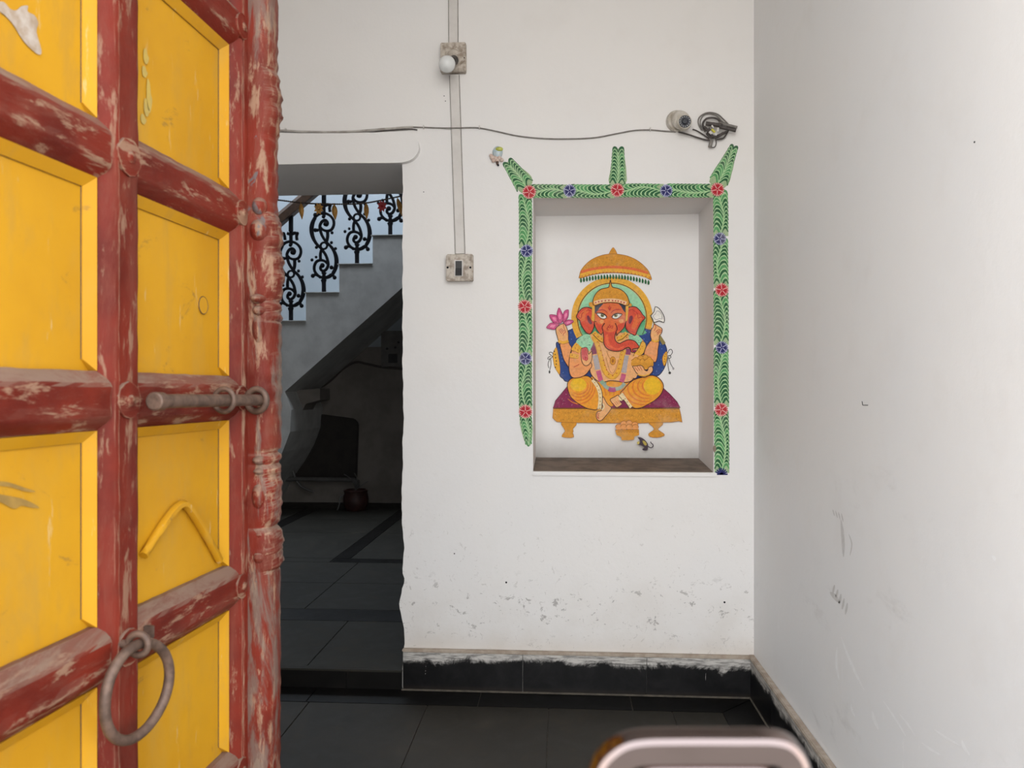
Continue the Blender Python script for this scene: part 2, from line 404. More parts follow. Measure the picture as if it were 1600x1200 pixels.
ngon_slab(floor, [(.273, YB-BWD+.002), (XR-BWD-.002, YB-BWD+.002), (XR-.03, YB-.03), (XR, YB), (.273, YB)], 0, 'black', 'border_slab')
ngon_slab(floor, [(XR-BWD, YB-BWD-.001), (XR-.027, YB-.036), (XR, YB-.036), (XR, YB-.62), (XR-BWD, YB-.62)], 0, 'black', 'border_slab')
for a, b in ((1.80, YB-.622), (1.19, 1.798), (.58, 1.188)): slab(floor, XR-BWD, XR, a, b, 0, 'black', 'border_slab')

# skirting
SKH = H-(1027-610)/1200*2.985; SKT = .018
sk = empty('baseboard_back', (0, YB, 0), kind='structure', label='black tile skirting under the niche wall splashed with whitewash', cat='baseboard')
t = [DX1+.004, onY(817, 1050, YB).x, onY(1010, 1050, YB).x, XR-.001]
for i in range(3):
    mb = MB(); mb.box((t[i]+.001, YB-SKT, 0.0005), (t[i+1]-.001, YB+.001, SKH)); obj('skirting_tile', mb, 'skirting', sk, bevel=.0015)
mb = MB(); mb.box((DX1+.002, YB-SKT-.003, SKH), (XR-.001, YB+.001, SKH+.012)); obj('mortar_bead', mb, 'mortar', sk, bevel=.003)
mb = MB(); mb.box((LX, YB-SKT, .0005), (DX0-.002, YB+.001, SKH)); obj('skirting_tile', mb, 'skirting', sk, bevel=.0015)
mb = MB(); mb.cyl((DX1, YB-SKT-.001, .004), (XR-SKT, YB-SKT-.001, .004), .004, n=6); obj('grout_bead', mb, 'grout', sk)
sr = empty('baseboard_right', (XR, 1.7, 0), kind='structure', label='black tile skirting along the right wall with a tan mortar bead', cat='baseboard')
y = YB-SKT
for L in (.30, .48, .48, .48, .48, .40):
    mb = MB(); mb.box((XR-SKT, y-L+.001, .0005), (XR+.001, y-.001, SKH)); obj('skirting_tile', mb, 'skirting', sr, bevel=.0015); y -= L
mb = MB(); mb.box((XR-SKT-.004, .42, SKH), (XR+.001, YB-.001, SKH+.014)); obj('mortar_bead', mb, 'mortar', sr, bevel=.003)
mb = MB(); mb.cyl((XR-SKT-.001, .5, .004), (XR-SKT-.001, YB-SKT, .004), .004, n=6); obj('grout_bead', mb, 'grout', sr)

# ------------------------------------------------------------------ inner passage and stairwell
ZI = .078; YF = 7.5; YS = 6.6; IX0, IX1 = -5.0, 1.3
mb = MB(); mb.box((DX0, YB+.02, -.12), (DX1+.05, YI+.01, ZI-.0065)); mb.box((IX0, YI, -.12), (IX1, YF, ZI-.0065))
fi = obj('floor_inner', mb, 'grout', loc=(0, YI, 0), kind='structure', label='raised dark stone floor of the passage beyond the opening', cat='floor')
yA, yB2 = onZ(530, 970, ZI).y, onZ(530, 952, ZI).y
slab(fi, DX0, -1.02, YB, yA, ZI, 'kota_in'); slab(fi, -1.02, DX1, YB, yA, ZI, 'kota_in')
# riser of the threshold
rx = [DX0, -1.2, onY(542, 1060, YB).x, DX1]
for i in range(3):
    mb = MB(); mb.box((rx[i]+.001, YB-.012, .0005), (rx[i+1]-.001, YB+.02, ZI-.008)); obj('riser_tile', mb, 'black', fi, bevel=.001)
mb = MB(); mb.box((DX0, YB-.016, ZI-.009), (DX1, YB+.02, ZI-.0005)); obj('nosing', mb, 'kota_in', fi, bevel=.002)
slab(fi, IX0, IX1, yA, yB2, ZI, 'black', 'border_slab')
y1 = onZ(470, 910, ZI).y; y2 = onZ(560, 879, ZI).y; y3 = onZ(560, 873, ZI).y
xsi = [IX0, -3.1, -2.2, -1.3, -.4, .5, IX1]
for i in range(6):
    slab(fi, xsi[i], xsi[i+1], yB2, y1, ZI, 'kota_in'); slab(fi, xsi[i], xsi[i+1], y1, y2, ZI, 'kota_in')
xa = onZ(515, 878, ZI).x; xb = onZ(541, 878, ZI).x
slab(fi, xa, IX1, y2, y3, ZI, 'black', 'border_slab'); slab(fi, IX0, xa, y2, y3, ZI, 'kota_in')
slab(fi, xa, xb, y3, 7.1, ZI, 'black', 'border_slab')
xc0 = onZ(441, 823, ZI).x; slab(fi, xc0-.12, xc0, y3, 7.1, ZI, 'black', 'border_slab')
slab(fi, IX0, xc0-.12, y3, 7.1, ZI, 'kota_in')
for a, b in ((y3, 5.9), (5.9, 6.5), (6.5, 7.1)):
    slab(fi, xc0, xa, a, b, ZI, 'kota_in'); slab(fi, xb, -.4, a, b, ZI, 'kota_in'); slab(fi, -.4, IX1, a, b, ZI, 'kota_in')
slab(fi, IX0, IX1, 7.1, YF, ZI, 'black', 'border_slab')
TOPZ = 4.6
mb = MB(); mb.box((IX0, YF, 0), (IX1, YF+.2, TOPZ))
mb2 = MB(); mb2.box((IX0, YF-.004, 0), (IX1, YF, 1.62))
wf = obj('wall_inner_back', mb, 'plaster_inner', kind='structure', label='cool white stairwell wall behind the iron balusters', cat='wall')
obj('shade_panel', mb2, 'stair_shade', wf)  # thin sheet darkening the wall below the stairs, shade put into colour
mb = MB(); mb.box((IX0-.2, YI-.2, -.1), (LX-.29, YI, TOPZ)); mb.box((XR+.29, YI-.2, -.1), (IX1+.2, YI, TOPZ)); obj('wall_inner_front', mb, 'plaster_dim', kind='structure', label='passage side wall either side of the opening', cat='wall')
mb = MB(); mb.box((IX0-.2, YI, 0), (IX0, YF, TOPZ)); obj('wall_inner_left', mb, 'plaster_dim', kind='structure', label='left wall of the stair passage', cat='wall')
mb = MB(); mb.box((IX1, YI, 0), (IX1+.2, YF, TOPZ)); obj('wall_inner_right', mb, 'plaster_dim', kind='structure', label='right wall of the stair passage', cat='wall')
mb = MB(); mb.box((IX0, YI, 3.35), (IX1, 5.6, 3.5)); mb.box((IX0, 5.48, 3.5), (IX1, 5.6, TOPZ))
mb.box((-.50, 5.6, 3.75), (IX1, YF, 3.9))  # unseen slab added to keep shaft light from falling beside the stairs
obj('ceiling_inner', mb, 'plaster_dim', kind='structure', label='ceiling of the passage in front of the stairwell shaft, with an unseen slab added to block light', cat='ceiling')

# staircase
def SP(px, py, y=YS): return onY(px, py, y)
A = SP(478, 458); B_ = SP(530, 413.5)
RUN = B_.x-A.x; RISE = A.z-SP(478, 502).z
st = empty('staircase', (A.x, YS, ZI), label='grey cement staircase climbing to the right beyond the passage', cat='staircase')
steps = []
for k in range(-7, 7):
    x = A.x+RUN*k; zt = A.z+RISE*k
    steps += [(x, zt-RISE), (x, zt)]
steps = [p for p in steps if p[1] >= ZI+.001]
s1 = SP(628, 450); s2 = SP(445, 612); sl = (s1.z-s2.z)/(s1.x-s2.x)
xe = steps[-1][0]+RUN
lowx = SP(441, 700)
poly = [(steps[0][0]-RUN, ZI+.001), (steps[0][0]-RUN, max(steps[0][1], ZI+.003))]+steps+[(xe, steps[-1][1]), (xe, s1.z+sl*(xe-s1.x))]
poly += [(s1.x, s1.z), (s2.x, s2.z)]
q = [SP(455.5, 612), SP(455, 640), SP(453, 675), SP(447, 692), SP(441, 707), SP(425, 735), SP(400, 770), SP(380, 810)]
poly += [(p.x, max(p.z, ZI+.001)) for p in q[1:]]
mb = MB(); mb.prism([(x, YS, z) for x, z in poly], [(x, YF-.001, z) for x, z in poly])
obj('stair_flight', mb, 'concrete', st)
for k in range(-6, 7):     # thin tread stones with a small nosing
    x = A.x+RUN*k; zt = A.z+RISE*k
    mb = MB(); mb.box((x-.014, YS-.012, zt), (x+RUN-.001, YF-.002, zt+.008)); obj('tread', mb, 'concrete', st, bevel=.002)
# haunch behind the pier
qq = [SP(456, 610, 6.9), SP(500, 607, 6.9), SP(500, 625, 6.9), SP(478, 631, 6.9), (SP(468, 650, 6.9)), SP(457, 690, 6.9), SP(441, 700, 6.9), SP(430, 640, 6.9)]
mb = MB(); mb.prism([tuple(p) for p in qq], [(p.x, 7.2, p.z) for p in qq]); obj('haunch', mb, 'stair_shade', st)  # haunch takes the painted under-stair shade colour too

# cast-iron balusters (drawn in a local frame measured on the second one)
rail = empty('stair_railing', (A.x, YS+.04, A.z), label='black cast-iron scroll balusters under a brown wooden handrail', cat='railing')
YR = YS+.05
KS = 1/7.5
def bp(u, v):
    return SP(506+(u-195)*KS, 457.8+(v-1185)*KS, YR)
def ribbon3(mb, pts, w, y, th, mi=0, sm=5, closed=False):
    P = smooth_path([(p[0], 0, p[1]) for p in pts], closed, sm) if sm else [Vector((p[0], 0, p[1])) for p in pts]
    n = len(P); rings = []
    for i in range(n):
        a = P[(i-1) % n] if (closed or i) else P[i]; b = P[(i+1) % n] if (closed or i < n-1) else P[i]
        t = (b-a).normalized(); nn = Vector((-t.z, 0, t.x))
        ww = (w(i/(n-1)) if callable(w) else w)/2
        rings.append([Vector((P[i].x+nn.x*s*ww, y+d, P[i].z+nn.z*s*ww)) for s, d in ((-1, -th*.35), (0, -th*.6), (1, -th*.35), (1, th*.5), (-1, th*.5))])
    if closed: rings.append(rings[0])
    mb.loft(rings, mi, cap=not closed)
S = (bp(1195, 1185)-bp(195, 1185)).x/1000      # metres per trace unit
def baluster():
    mb = MB(); O = bp(195, 1185)
    f = lambda p: (O.x+(p[0]-195)*S, O.z+(1185-p[1])*S)
    def rb(pts, w_, sm=5, closed=False, th=.016): ribbon3(mb, [f(p) for p in pts], (lambda t: w_(t)*S*1.42) if callable(w_) else w_*S*1.42, YR, th, 0, sm, closed)
    def bl(x, y, r):
        c = f((x, y)); mb.ball((c[0], YR, c[1]), r*S*1.12, n=6, scale=(1, .7, 1))
    rb([(195, 1186), (195, 1010)], 30, 0, th=.026)
    rb([(165, 1047), (195, 1040), (222, 1047)], 24, 2)
    rb([(195, 1010), (195, 925)], lambda t: 34-22*t, 4); rb([(172, 962), (195, 950), (220, 962)], 20, 2)
    rb([(65, 985), (100, 972), (150, 998), (195, 1008), (240, 998), (290, 972), (322, 1008)], 22)
    X = [(300, 965), (332, 900), (345, 820), (328, 730), (285, 655), (225, 595), (175, 520), (152, 450), (150, 400), (175, 355), (212, 340), (238, 365), (232, 395), (214, 398)]
    O2 = [(95, 960), (140, 265)]
    U = [(95, 300), (140, 268), (200, 260), (262, 285), (305, 335), (312, 395), (285, 450), (235, 466), (185, 452), (152, 420)]
    def mir(p): return (394-p[0], 1270-p[1])
    wx = lambda t: 22+12*math.exp(-((t-.14)/.12)**2)
    rb(X, wx); rb([mir(p) for p in X], wx); rb(U, 21); rb([mir(p) for p in U], 21)
    rb([(195+38*math.cos(a), 637+38*math.sin(a)) for a in [2*PI*i/16 for i in range(16)]], 15, 0, True)
    V = [(237, 470), (240, 520), (232, 570), (212, 598)]
    rb(V, 24); rb([mir(p) for p in V], 22)
    for x, y, r in ((292, 488, 17), (285, 602, 17), (332, 672, 17), (95, 278, 24), (108, 165, 18), (272, 165, 18), (338, 815, 16), (285, 890, 22), (120, 455, 18), (95, 455, 22), (190, 300, 20)):
        bl(x, y, r)
    for x, y, r in ((108, 655, 18), (55, 800, 17), (104, 768, 15), (65, 985, 23), (322, 1008, 22), (215, 385, 26), (178, 866, 26), (150, 1002, 15), (240, 1002, 15)): bl(x, y, r)
    rb([(195, 300), (195, 140)], 26, 0); rb([(110, 165), (122, 205), (125, 240)], 22); rb([(272, 165), (262, 200), (268, 245)], 22)
    rb([(150, 162), (195, 176), (240, 160), (272, 170)], 24)
    rb([(195, 142), (195, -75)], 32, 0, th=.026)
    rb([(195, -110), (195, -165)], 20, 0)
    rb([(155, -130), (195, -118), (235, -130)], 26, 3); rb([(195, -120), (195, -185)], lambda t: 52*(1-t)+3, 3)
    return obj('baluster', mb, 'iron_dark', rail, smooth=40)
b0 = baluster()
for k in (-2, -1, 1, 2, 3):
    c = b0.copy(); COL.objects.link(c); c.parent = rail; c.location = (RUN*k, 0, RISE*k)
h0 = SP(434, 346, YR); h1 = SP(486, 302, YR); dd = (h1-h0).normalized()
mb = MB(); a = h0-dd*1.4; b = h1+dd*1.5; up = Vector((-dd.z, 0, dd.x))
prof = [(-.04, -.045), (.04, -.045), (.04, .02), (.025, .05), (-.025, .05), (-.04, .02)]
mb.loft([[e+Vector((0, u, 0))+up*v for u, v in prof] for e in (a, b)])
obj('handrail', mb, 'wood', rail, bevel=.003)

# door garland hanging behind the lintel
YG = YI-.03
g = empty('door_garland', onY(530, 318, YG), label='braided cord garland with gold leaf pendants strung across the passage', cat='garland')
pts = [(400, 309), (434, 312.5), (470, 317), (500, 318.5), (540, 319), (570, 317.5), (600, 312), (626, 306.5)]
P = smooth_path([onY(x, y, YG) for x, y in pts], False, 24)
mb = MB(); mb.tube(P, lambda t: .0034+.0014*math.sin(t*520), 6); obj('cord', mb, 'rope', g)
def pendant(px, y0, ln, wd, mat_, name='leaf_pendant', tilt=0):
    c = onY(px, y0, YG); k = (c-C0).dot(Vector((-ST, CT, 0)))/1200; ln *= k; wd *= k
    mb = MB(); rings = []
    for i in range(9):
        t_ = i/8; w_ = wd/2*math.sin(PI*(t_**.8))+.0004
        z = c.z-ln*t_; x = c.x+tilt*k*t_
        rings.append([(x-w_, YG, z), (x, YG-.004-w_*.35, z), (x+w_, YG, z), (x, YG+.002, z)])
    mb.loft(rings); mb.cyl(c+Vector((0, 0, .004)), c-Vector((0, 0, .002)), .002, n=6)
    obj(name, mb, mat_, g)
for px, y0, ln, wd, tl in ((470, 317, 26, 8, 2), (522, 319, 25, 9, 2), (572, 317, 26, 8, 1), (621, 309, 30, 8, 8)): pendant(px, y0, ln, wd, 'gold_leaf', tilt=tl)
def rosette(px, py, r, m):
    c = onY(px, py, YG-.004); k = (c-C0).dot(Vector((-ST, CT, 0)))/1200
    mb = MB(); n = 16
    ring = [(c.x+math.cos(2*PI*i/n)*r*k*(1 if i % 2 else .62), YG-.006, c.z+1.25*math.sin(2*PI*i/n)*r*k*(1 if i % 2 else .62)) for i in range(n)]
    mb.prism(ring, [(x, YG, z) for x, y_, z in ring]); mb.ball((c.x, YG-.006, c.z), r*k*.35, n=5)
    obj('foil_flower', mb, m, g)
rosette(498, 326, 8, 'gold_leaf'); rosette(597, 322, 8, 'red_foil')

# things in the dark under the stairs
mb = MB(); a = onY(597, 527, YF); b = onY(640, 573, YF)
mb.box((a.x, YF-.05, b.z), (b.x+.1, YF, a.z+.06))
o = obj('switchboard', mb, 'switch_grey', bevel=.006, label='dim grey switchboard on the wall under the stairs', cat='switchboard')
for px in (614, 636):
    c = onY(px, 560, YF-.05); mb = MB(); mb.box((c.x-.045, YF-.058, c.z-.045), (c.x+.045, YF-.046, c.z+.045)); k = obj('socket', mb, 'black_plastic', o, bevel=.004)
for px, py in ((605, 545), (618, 543), (623, 535), (634, 541)):
    c = onY(px, py, YF-.05); mb = MB(); mb.cyl(c, c+Vector((0, -.012, 0)), .012, n=8); obj('knob', mb, 'black_plastic', o)
mb = MB(); P = [onY(x, y, YF-.012) for x, y in ((640, 577), (600, 574), (575, 569), (555, 566), (535, 577), (515, 596), (495, 607), (470, 609), (459, 614), (457, 640), (455, 660))]
mb.tube(P, .011, 6, smooth=4); obj('looping_cable', mb, 'cable_dark', label='dark cable looping down the wall under the stair soffit', cat='cable')
YP = 7.3
mb = MB(); P = [onY(x, y, YP) for x, y in ((455, 640), (455, 690), (456, 725), (462, 748), (472, 761), (490, 769))]
mb.tube(P, .012, 8, smooth=5); obj('bent_pipe', mb, 'pipe', label='thin grey pipe curving down to the floor under the stairs', cat='pipe')
mb = MB(); mb.tube([onY(x, y, YP) for x, y in ((440, 749), (465, 748.5), (545, 749.5), (553, 750), (558, 755), (559, 770))], .022, 10, smooth=4)
obj('floor_pipe', mb, 'pipe', label='grey horizontal pipe with an elbow beside the clay pot', cat='pipe')
mb = MB(); a = onY(452, 648, YF); b = onY(556, 748, YF)
poly = [onY(x, y, YF-.04) for x, y in ((452, 648), (500, 647), (553, 654), (560, 662), (557, 748), (452, 748))]
mb.prism([tuple(p) for p in poly], [(p.x, YF-.001, p.z) for p in poly]); obj('board_panel', mb, 'board', bevel=.01, label='dark rectangular board fixed low on the wall under the stairs', cat='board')
c = onZ(556, 797, ZI); r = 19*(c-C0).length/1200
mb = MB(); prof = [(.75, 0), (.95, .25), (1.0, .6), (.9, .95), (.97, 1.05), (.80, 1.1), (.75, .8), (.3, .7)]
mb.loft([[c+Vector((math.cos(2*PI*j/20)*r*q_[0], math.sin(2*PI*j/20)*r*q_[0], q_[1]*r*1.5)) for j in range(20)] for q_ in prof])
o = obj('clay_pot', mb, 'clay', smooth=40, label='squat dark red pot on the floor under the stairs', cat='pot', loc=c)
mb = MB(); T = c+Vector((0, 0, r*1.6))
for k_ in range(7):
    e = T+Vector((random.uniform(-r, r), random.uniform(-r*.5, r*.5), random.uniform(.03, .16))); mb.tube([T, (T+e)/2+Vector((.02, 0, .02)), e], .004, 5, smooth=3)
obj('twig', mb, 'pipe', o)
mb = MB(); e = onZ(528, 798, ZI)+Vector((0, -.02, .008)); mb.tube([T+Vector((-.05, -.04, -.01)), T+Vector((-.13, -.05, -.06)), e+Vector((.02, 0, .06)), e], .006, 6, smooth=5)
obj('trailing_wire', mb, 'pipe', o)

# ------------------------------------------------------------------ the open door leaf
DA = math.radians(6.98)
def cam2room(xc, zc): return Vector((xc*CT-zc*ST, xc*ST+zc*CT, 0))
DIRC = (math.sin(DA), math.cos(DA)); NRM = (math.cos(DA), -math.sin(DA))
def DL(zc, wo_, h):
    """door-leaf point: zc = distance along the lens axis on the leaf's base plane, wo_ = proud of it, h = height"""
    s = zc/math.cos(DA)
    return cam2room(-.598+DIRC[0]*s+NRM[0]*wo_, DIRC[1]*s+NRM[1]*wo_)+Vector((0, 0, h))
def DP(px, py, wo_):
    """pixel -> point on the plane wo_ proud of the leaf"""
    a = (px-800)/1200; x0 = -.598+wo_/math.cos(DA)
    zc = x0/(a-math.tan(DA)); xc = a*zc
    return cam2room(xc, zc)+Vector((0, 0, H+(610-py)/1200*zc))
ZA, ZB = .57, 1.292
door = empty('door_1', DL(ZA, -.02, .01), kind='structure', label='open wooden door leaf with yellow panels and oxblood battens', cat='door')
def bar(name, m, prof, along, a, b, parent=door, **kw):
    """prof: list of (cross, w); along 'h' (upright; cross = zc) or 's' (rail; cross = height)"""
    mb = MB(); n = 1+max(1, int((b-a)/.02)); rings = []
    for i in range(n+1):
        t_ = a+(b-a)*i/n; rnd = lambda: random.uniform(-.0006, .0006)
        rings.append([DL(c+rnd(), w_+rnd(), t_) if along == 'h' else DL(t_, w_+rnd(), c+rnd()) for c, w_ in prof])
    mb.loft(rings); return obj(name, mb, m, parent, smooth=35, **kw)
RC = [z+H for z in (-1.145, -.885, -.598, -.308, -.012, .280, .573, .866)]
TOP = RC[-1]+.04; BOT = .012
# backing board
mb = MB(); vs = [DL(z, w_, h) for z in (ZA, ZB-.012) for w_ in (-.03, -.006) for h in (BOT, TOP)]
mb.add(vs, [(0, 1, 3, 2), (4, 6, 7, 5), (0, 4, 5, 1), (2, 3, 7, 6), (0, 2, 6, 4), (1, 5, 7, 3)]); obj('backing_board', mb, 'red_v', door)
stiles = [(.588, .616), (.903, .943)]
SW = .014
def stile(z0, z1): bar('stile', 'red_v', [(z0-.016, -.004), (z0-.014, .010), (z0-.002, .0235), (z0+.004, .025), (z0+.006, .0225), (z1-.003, .025), (z1+.002, .0235), (z1+SW, .010), (z1+SW, -.004)], 'h', BOT, TOP)
stile(*stiles[0]); stile(*stiles[1])
bar('stile', 'red_v', [(1.197, -.004), (1.199, .010), (1.208, .0215), (1.213, .025), (1.216, .0215), (1.2175, .025), (1.222, .0265), (ZB, .0265), (ZB, -.03), (1.25, -.03)], 'h', BOT, TOP)
cols = [(.616+SW, .903-.016), (.943+SW, 1.197)]
RH = .0345
for (c0, c1) in cols:
    for i, rz in enumerate(RC):
        bar('rail', 'red_h', [(rz-RH, -.004), (rz-RH, .009), (rz-.021, .0225), (rz-.016, .024), (rz-.006, .0225), (rz+.006, .0232), (rz+.016, .024), (rz+.021, .0225), (rz+RH, .009), (rz+RH, -.004)], 's', c0-.012, c1+.008)
    for i in range(len(RC)-1):
        h0_, h1_ = RC[i]+RH, RC[i+1]-RH
        mb = MB(); FW = .013; FH = .011
        a0, a1 = c0+.001, c1
        mb.add([DL(z, 0, h) for z, h in ((a0, h0_), (a1, h0_), (a1, h1_), (a0, h1_))]+[DL(z, -.006, h) for z, h in ((a0, h0_), (a1, h0_), (a1, h1_), (a0, h1_))],
               [(0, 1, 2, 3), (7, 6, 5, 4), (0, 4, 5, 1), (1, 5, 6, 2), (2, 6, 7, 3), (3, 7, 4, 0)])
        pan = obj('panel', mb, 'yellow', door)
        G_ = .0012
        def fil(name, a_, b_, ia, ib):
            mb = MB(); ra = [DL(a_[0], -.003, a_[1]), DL(a_[0], FH, a_[1]), DL(ia[0], .0025, ia[1]), DL(ia[0], -.003, ia[1])]
            rb_ = [DL(b_[0], -.003, b_[1]), DL(b_[0], FH, b_[1]), DL(ib[0], .0025, ib[1]), DL(ib[0], -.003, ib[1])]
            mb.loft([ra, rb_]); obj(name, mb, 'yellow', pan)
        o4 = [(a0, h0_), (a1, h0_), (a1, h1_), (a0, h1_)]; i4 = [(a0+FW, h0_+FW), (a1-FW, h0_+FW), (a1-FW, h1_-FW), (a0+FW, h1_-FW)]
        for k in (1, 2, 3): fil('fillet', o4[k], o4[(k+1) % 4], i4[k], i4[(k+1) % 4])
        # dark open joint just inside each fillet
        mb = MB()
        for k in (1, 2):
            p, q_ = i4[k], i4[(k+1) % 4]; mb.tube([DL(p[0], .0004, p[1]), DL(q_[0], .0004, q_[1])], .0007 if k == 1 else .0004, 4)
        obj('joint', mb, 'board', pan)
# nailed bosses on the crossings
def boss(zc, h, r, parent=door):
    c = DL(zc, .0235, h); n = (DL(zc, 1, h)-DL(zc, 0, h)).normalized(); u = Vector((0, 0, 1)); v = n.cross(u)
    rings = []
    for rr, dd_ in ((1, -.004), (.97, .003), (.80, .003), (.5, .004), (.30, .0046), (.22, .0065), (.02, .007)):
        rings.append([c+n*dd_+(u*math.cos(2*PI*j/14)+v*math.sin(2*PI*j/14))*r*rr*(1+random.uniform(-.06, .06)) for j in range(14)])
    mb = MB(); mb.loft(rings); return obj('boss', mb, 'red_h', parent, smooth=50)
for rz in RC:
    for zc in (.602, .925, 1.213): boss(zc, rz, .023 if zc < 1.2 else .020)
# carved meeting strip
def prof_r(py):
    r = .031
    def bump(c, hw, a): return a*max(0, 1-((py-c)/hw)**2)**.5 if abs(py-c) < hw else 0
    def ring(c, hw, a): return a*math.exp(-((py-c)/hw)**4)
    r += bump(170, 48, .0065)+bump(372, 26, .005)+bump(432, 38, .008)+ring(482, 6, .004)+ring(497, 7, .006)
    if 505 < py < 700: r += .0065
    if 340 < py < 505: r += .003
    r += ring(713, 6, .006)+ring(731, 6, .007)+(bump(775, 42, .0075))
    r -= .003*math.exp(-((py-816)/6)**2)
    r += bump(838, 18, .010)+bump(868, 17, .010)
    if py > 885: r += .0045
    if 60 < py < 700: r += .0008*math.sin(py*.25)
    return r
mb = MB(); rings = []; ASC = 1.258
import mathutils
def fbm(p): return mathutils.noise.fractal(p, 1.0, 2.0, 4)
hh = BOT+.002
while hh < TOP:
    py = 610-(hh-H)*1200/1.27; r = prof_r(py)-.0262; ring = []
    W0 = .0262
    secs = ((-.028, 0), (-.029, .4), (-.026, .72), (-.018, .93), (-.006, 1.0), (.006, 1.0), (.018, .92), (.026, .7), (.029, .4), (.028, 0))
    for ds, k in secs:
        carve = 0
        if 345 < py < 500 or 705 < py < 890 or 115 < py < 215:
            carve = .0022*math.sin(py*.31+ds*210)*math.sin(ds*160+py*.11)
        jit = .0016*fbm(Vector((ds*90, hh*45, k*3)))
        rr = (.026+r)
        ring.append(DL(ASC+ds*(1+r*8), W0-.003+(rr+.004)*k+(carve+jit if k else 0), hh))
    rings.append(ring); hh += .0035
mb.loft(rings); ast = obj('carved_astragal', mb, 'red_carved', door, smooth=60, label='carved meeting strip with most of its paint worn away')
def carve_ball(px, py, r, sc=(1, 1, 1)):
    if px < 416: r *= 1.3
    c = DP(px, py, .043 if px < 416 else .048); mb = MB(); mb.ball(c, r, n=8, scale=sc); return mb
for px, py, r, s_ in ((424, 165, .017, (.7, .7, 1.9)), (408, 325, .012, (.8, 1.4, 1.1)), (408, 362, .014, (.9, 1.3, 1.2)),
                     (430, 372, .010, (.8, 1, 2.0)), (418, 420, .008, (.8, 1, 2.2)), (428, 440, .011, (.8, 1, 1.6)), (406, 468, .011, (.8, 1.8, .6)), (410, 487, .012, (.8, 1.8, .7)),
                     (408, 515, .012, (.8, 1.3, 1.9)), (410, 718, .012, (.8, 1.8, .6)), (410, 735, .011, (.8, 1.8, .5)), (424, 778, .015, (.8, .9, 1.7)), (405, 775, .011, (.8, .9, 1.6)), (412, 832, .012, (.8, 1.6, .7)), (410, 868, .013, (.8, 1.4, .9))):
    mb = carve_ball(px, py, r, s_); obj('carving', mb, 'red_carved', ast, smooth=60)
# raised V moulding and plug on the panels
mb = MB(); V_ = [DP(x, y, .006) for x, y in ((224, 868), (238, 846), (260, 812), (276, 793), (287, 788), (297, 797), (312, 820), (328, 848), (343, 876))]
mb.tube(V_, .0062, 6, smooth=4); obj('arch_moulding', mb, 'yellow', door, smooth=60, label='raised pointed arch moulding left on a yellow panel')
mb = MB(); c = DP(317, 477, .001); n_ = (DL(1, 1, 1)-DL(1, 0, 1)).normalized(); mb.cyl(c-n_*.002, c+n_*.001, .0125, n=24)
pl = obj('plug', mb, 'yellow', door); mb = MB(); mb.torus(c+n_*.0008, n_, .0128, .0007, 32, 4); obj('plug_joint', mb, 'board', pl)
def patch(name, pts, m, wo_=.0012, sm=3):
    P = smooth_path([DP(x, y, wo_) for x, y in pts], True, sm); q_ = [(p-P[0]) for p in P]
    flat = [Vector(((p-P[0]).dot(ax_), p.z, 0)) for p in P]
    mb = MB(); mb.add(P, [tuple(t) for t in tessellate_polygon([flat])]); obj(name, mb, m, door)
ax_ = (DL(1, 0, 0)-DL(0, 0, 0)).normalized()
M['bare'] = simple('bared_primer', (.42, .36, .31), (.30, .22, .15), 60, .8); M['stain'] = simple('ochre_stain', (.30, .175, .035), (.22, .13, .03), 70, .6); M['stain2'] = simple('greenish_stain', (.45, .31, .06), (.36, .27, .08), 40, .5)
patch('peeled_patch', [(-6, 4), (6, 3), (16, 14), (26, 16), (33, 10), (44, 9), (43, 18), (54, 24), (60, 36), (57, 50), (65, 80), (60, 85), (46, 74), (34, 60), (22, 40), (8, 24), (-6, 14)], 'bare')
patch('smudge', [(-8, 752), (14, 754), (38, 762), (56, 768), (40, 768), (16, 761), (-8, 758)], 'stain'); patch('smudge', [(-8, 772), (14, 775), (40, 781), (62, 793), (48, 793), (34, 790), (22, 795), (4, 786), (-8, 782)], 'stain')
for k, (x, y, h_) in enumerate(((228, 88, 12), (226, 112, 9), (233, 150, 26), (229, 168, 14), (224, 186, 8))): patch('stain', [(x-3, y-h_), (x+1, y-h_*.8), (x+3, y-h_*.1), (x+5, y+h_*.3), (x+2, y+h_), (x-2, y+h_*.8), (x-4, y)], 'stain2')
# sliding bolt
mb = MB(); a = DP(243, 627, .052); b = DP(406, 626, .052); b.z = a.z-.002
mb.cyl(a, b, .0088, n=24); blt = obj('bolt', mb, 'iron', door, smooth=50, label='thick rusty sliding bolt bar')
ax = (b-a).normalized(); mb = MB(); mb.tube([a-ax*.004, a-ax*.0025, a+ax*.012, a+ax*.013], lambda t: .0112 if .1 < t < .9 else .0095, 24); obj('knob', mb, 'iron', blt, smooth=40)
for px, R_, r_ in ((350, .0165, .0038), (401, .0175, .0052)):
    c = DP(px, 626, .047); mb = MB(); mb.torus(c+Vector((0, 0, .0005)), ax+Vector((.15, 0, 0)), R_, r_, 28, 8); obj('staple', mb, 'iron', blt, smooth=60)
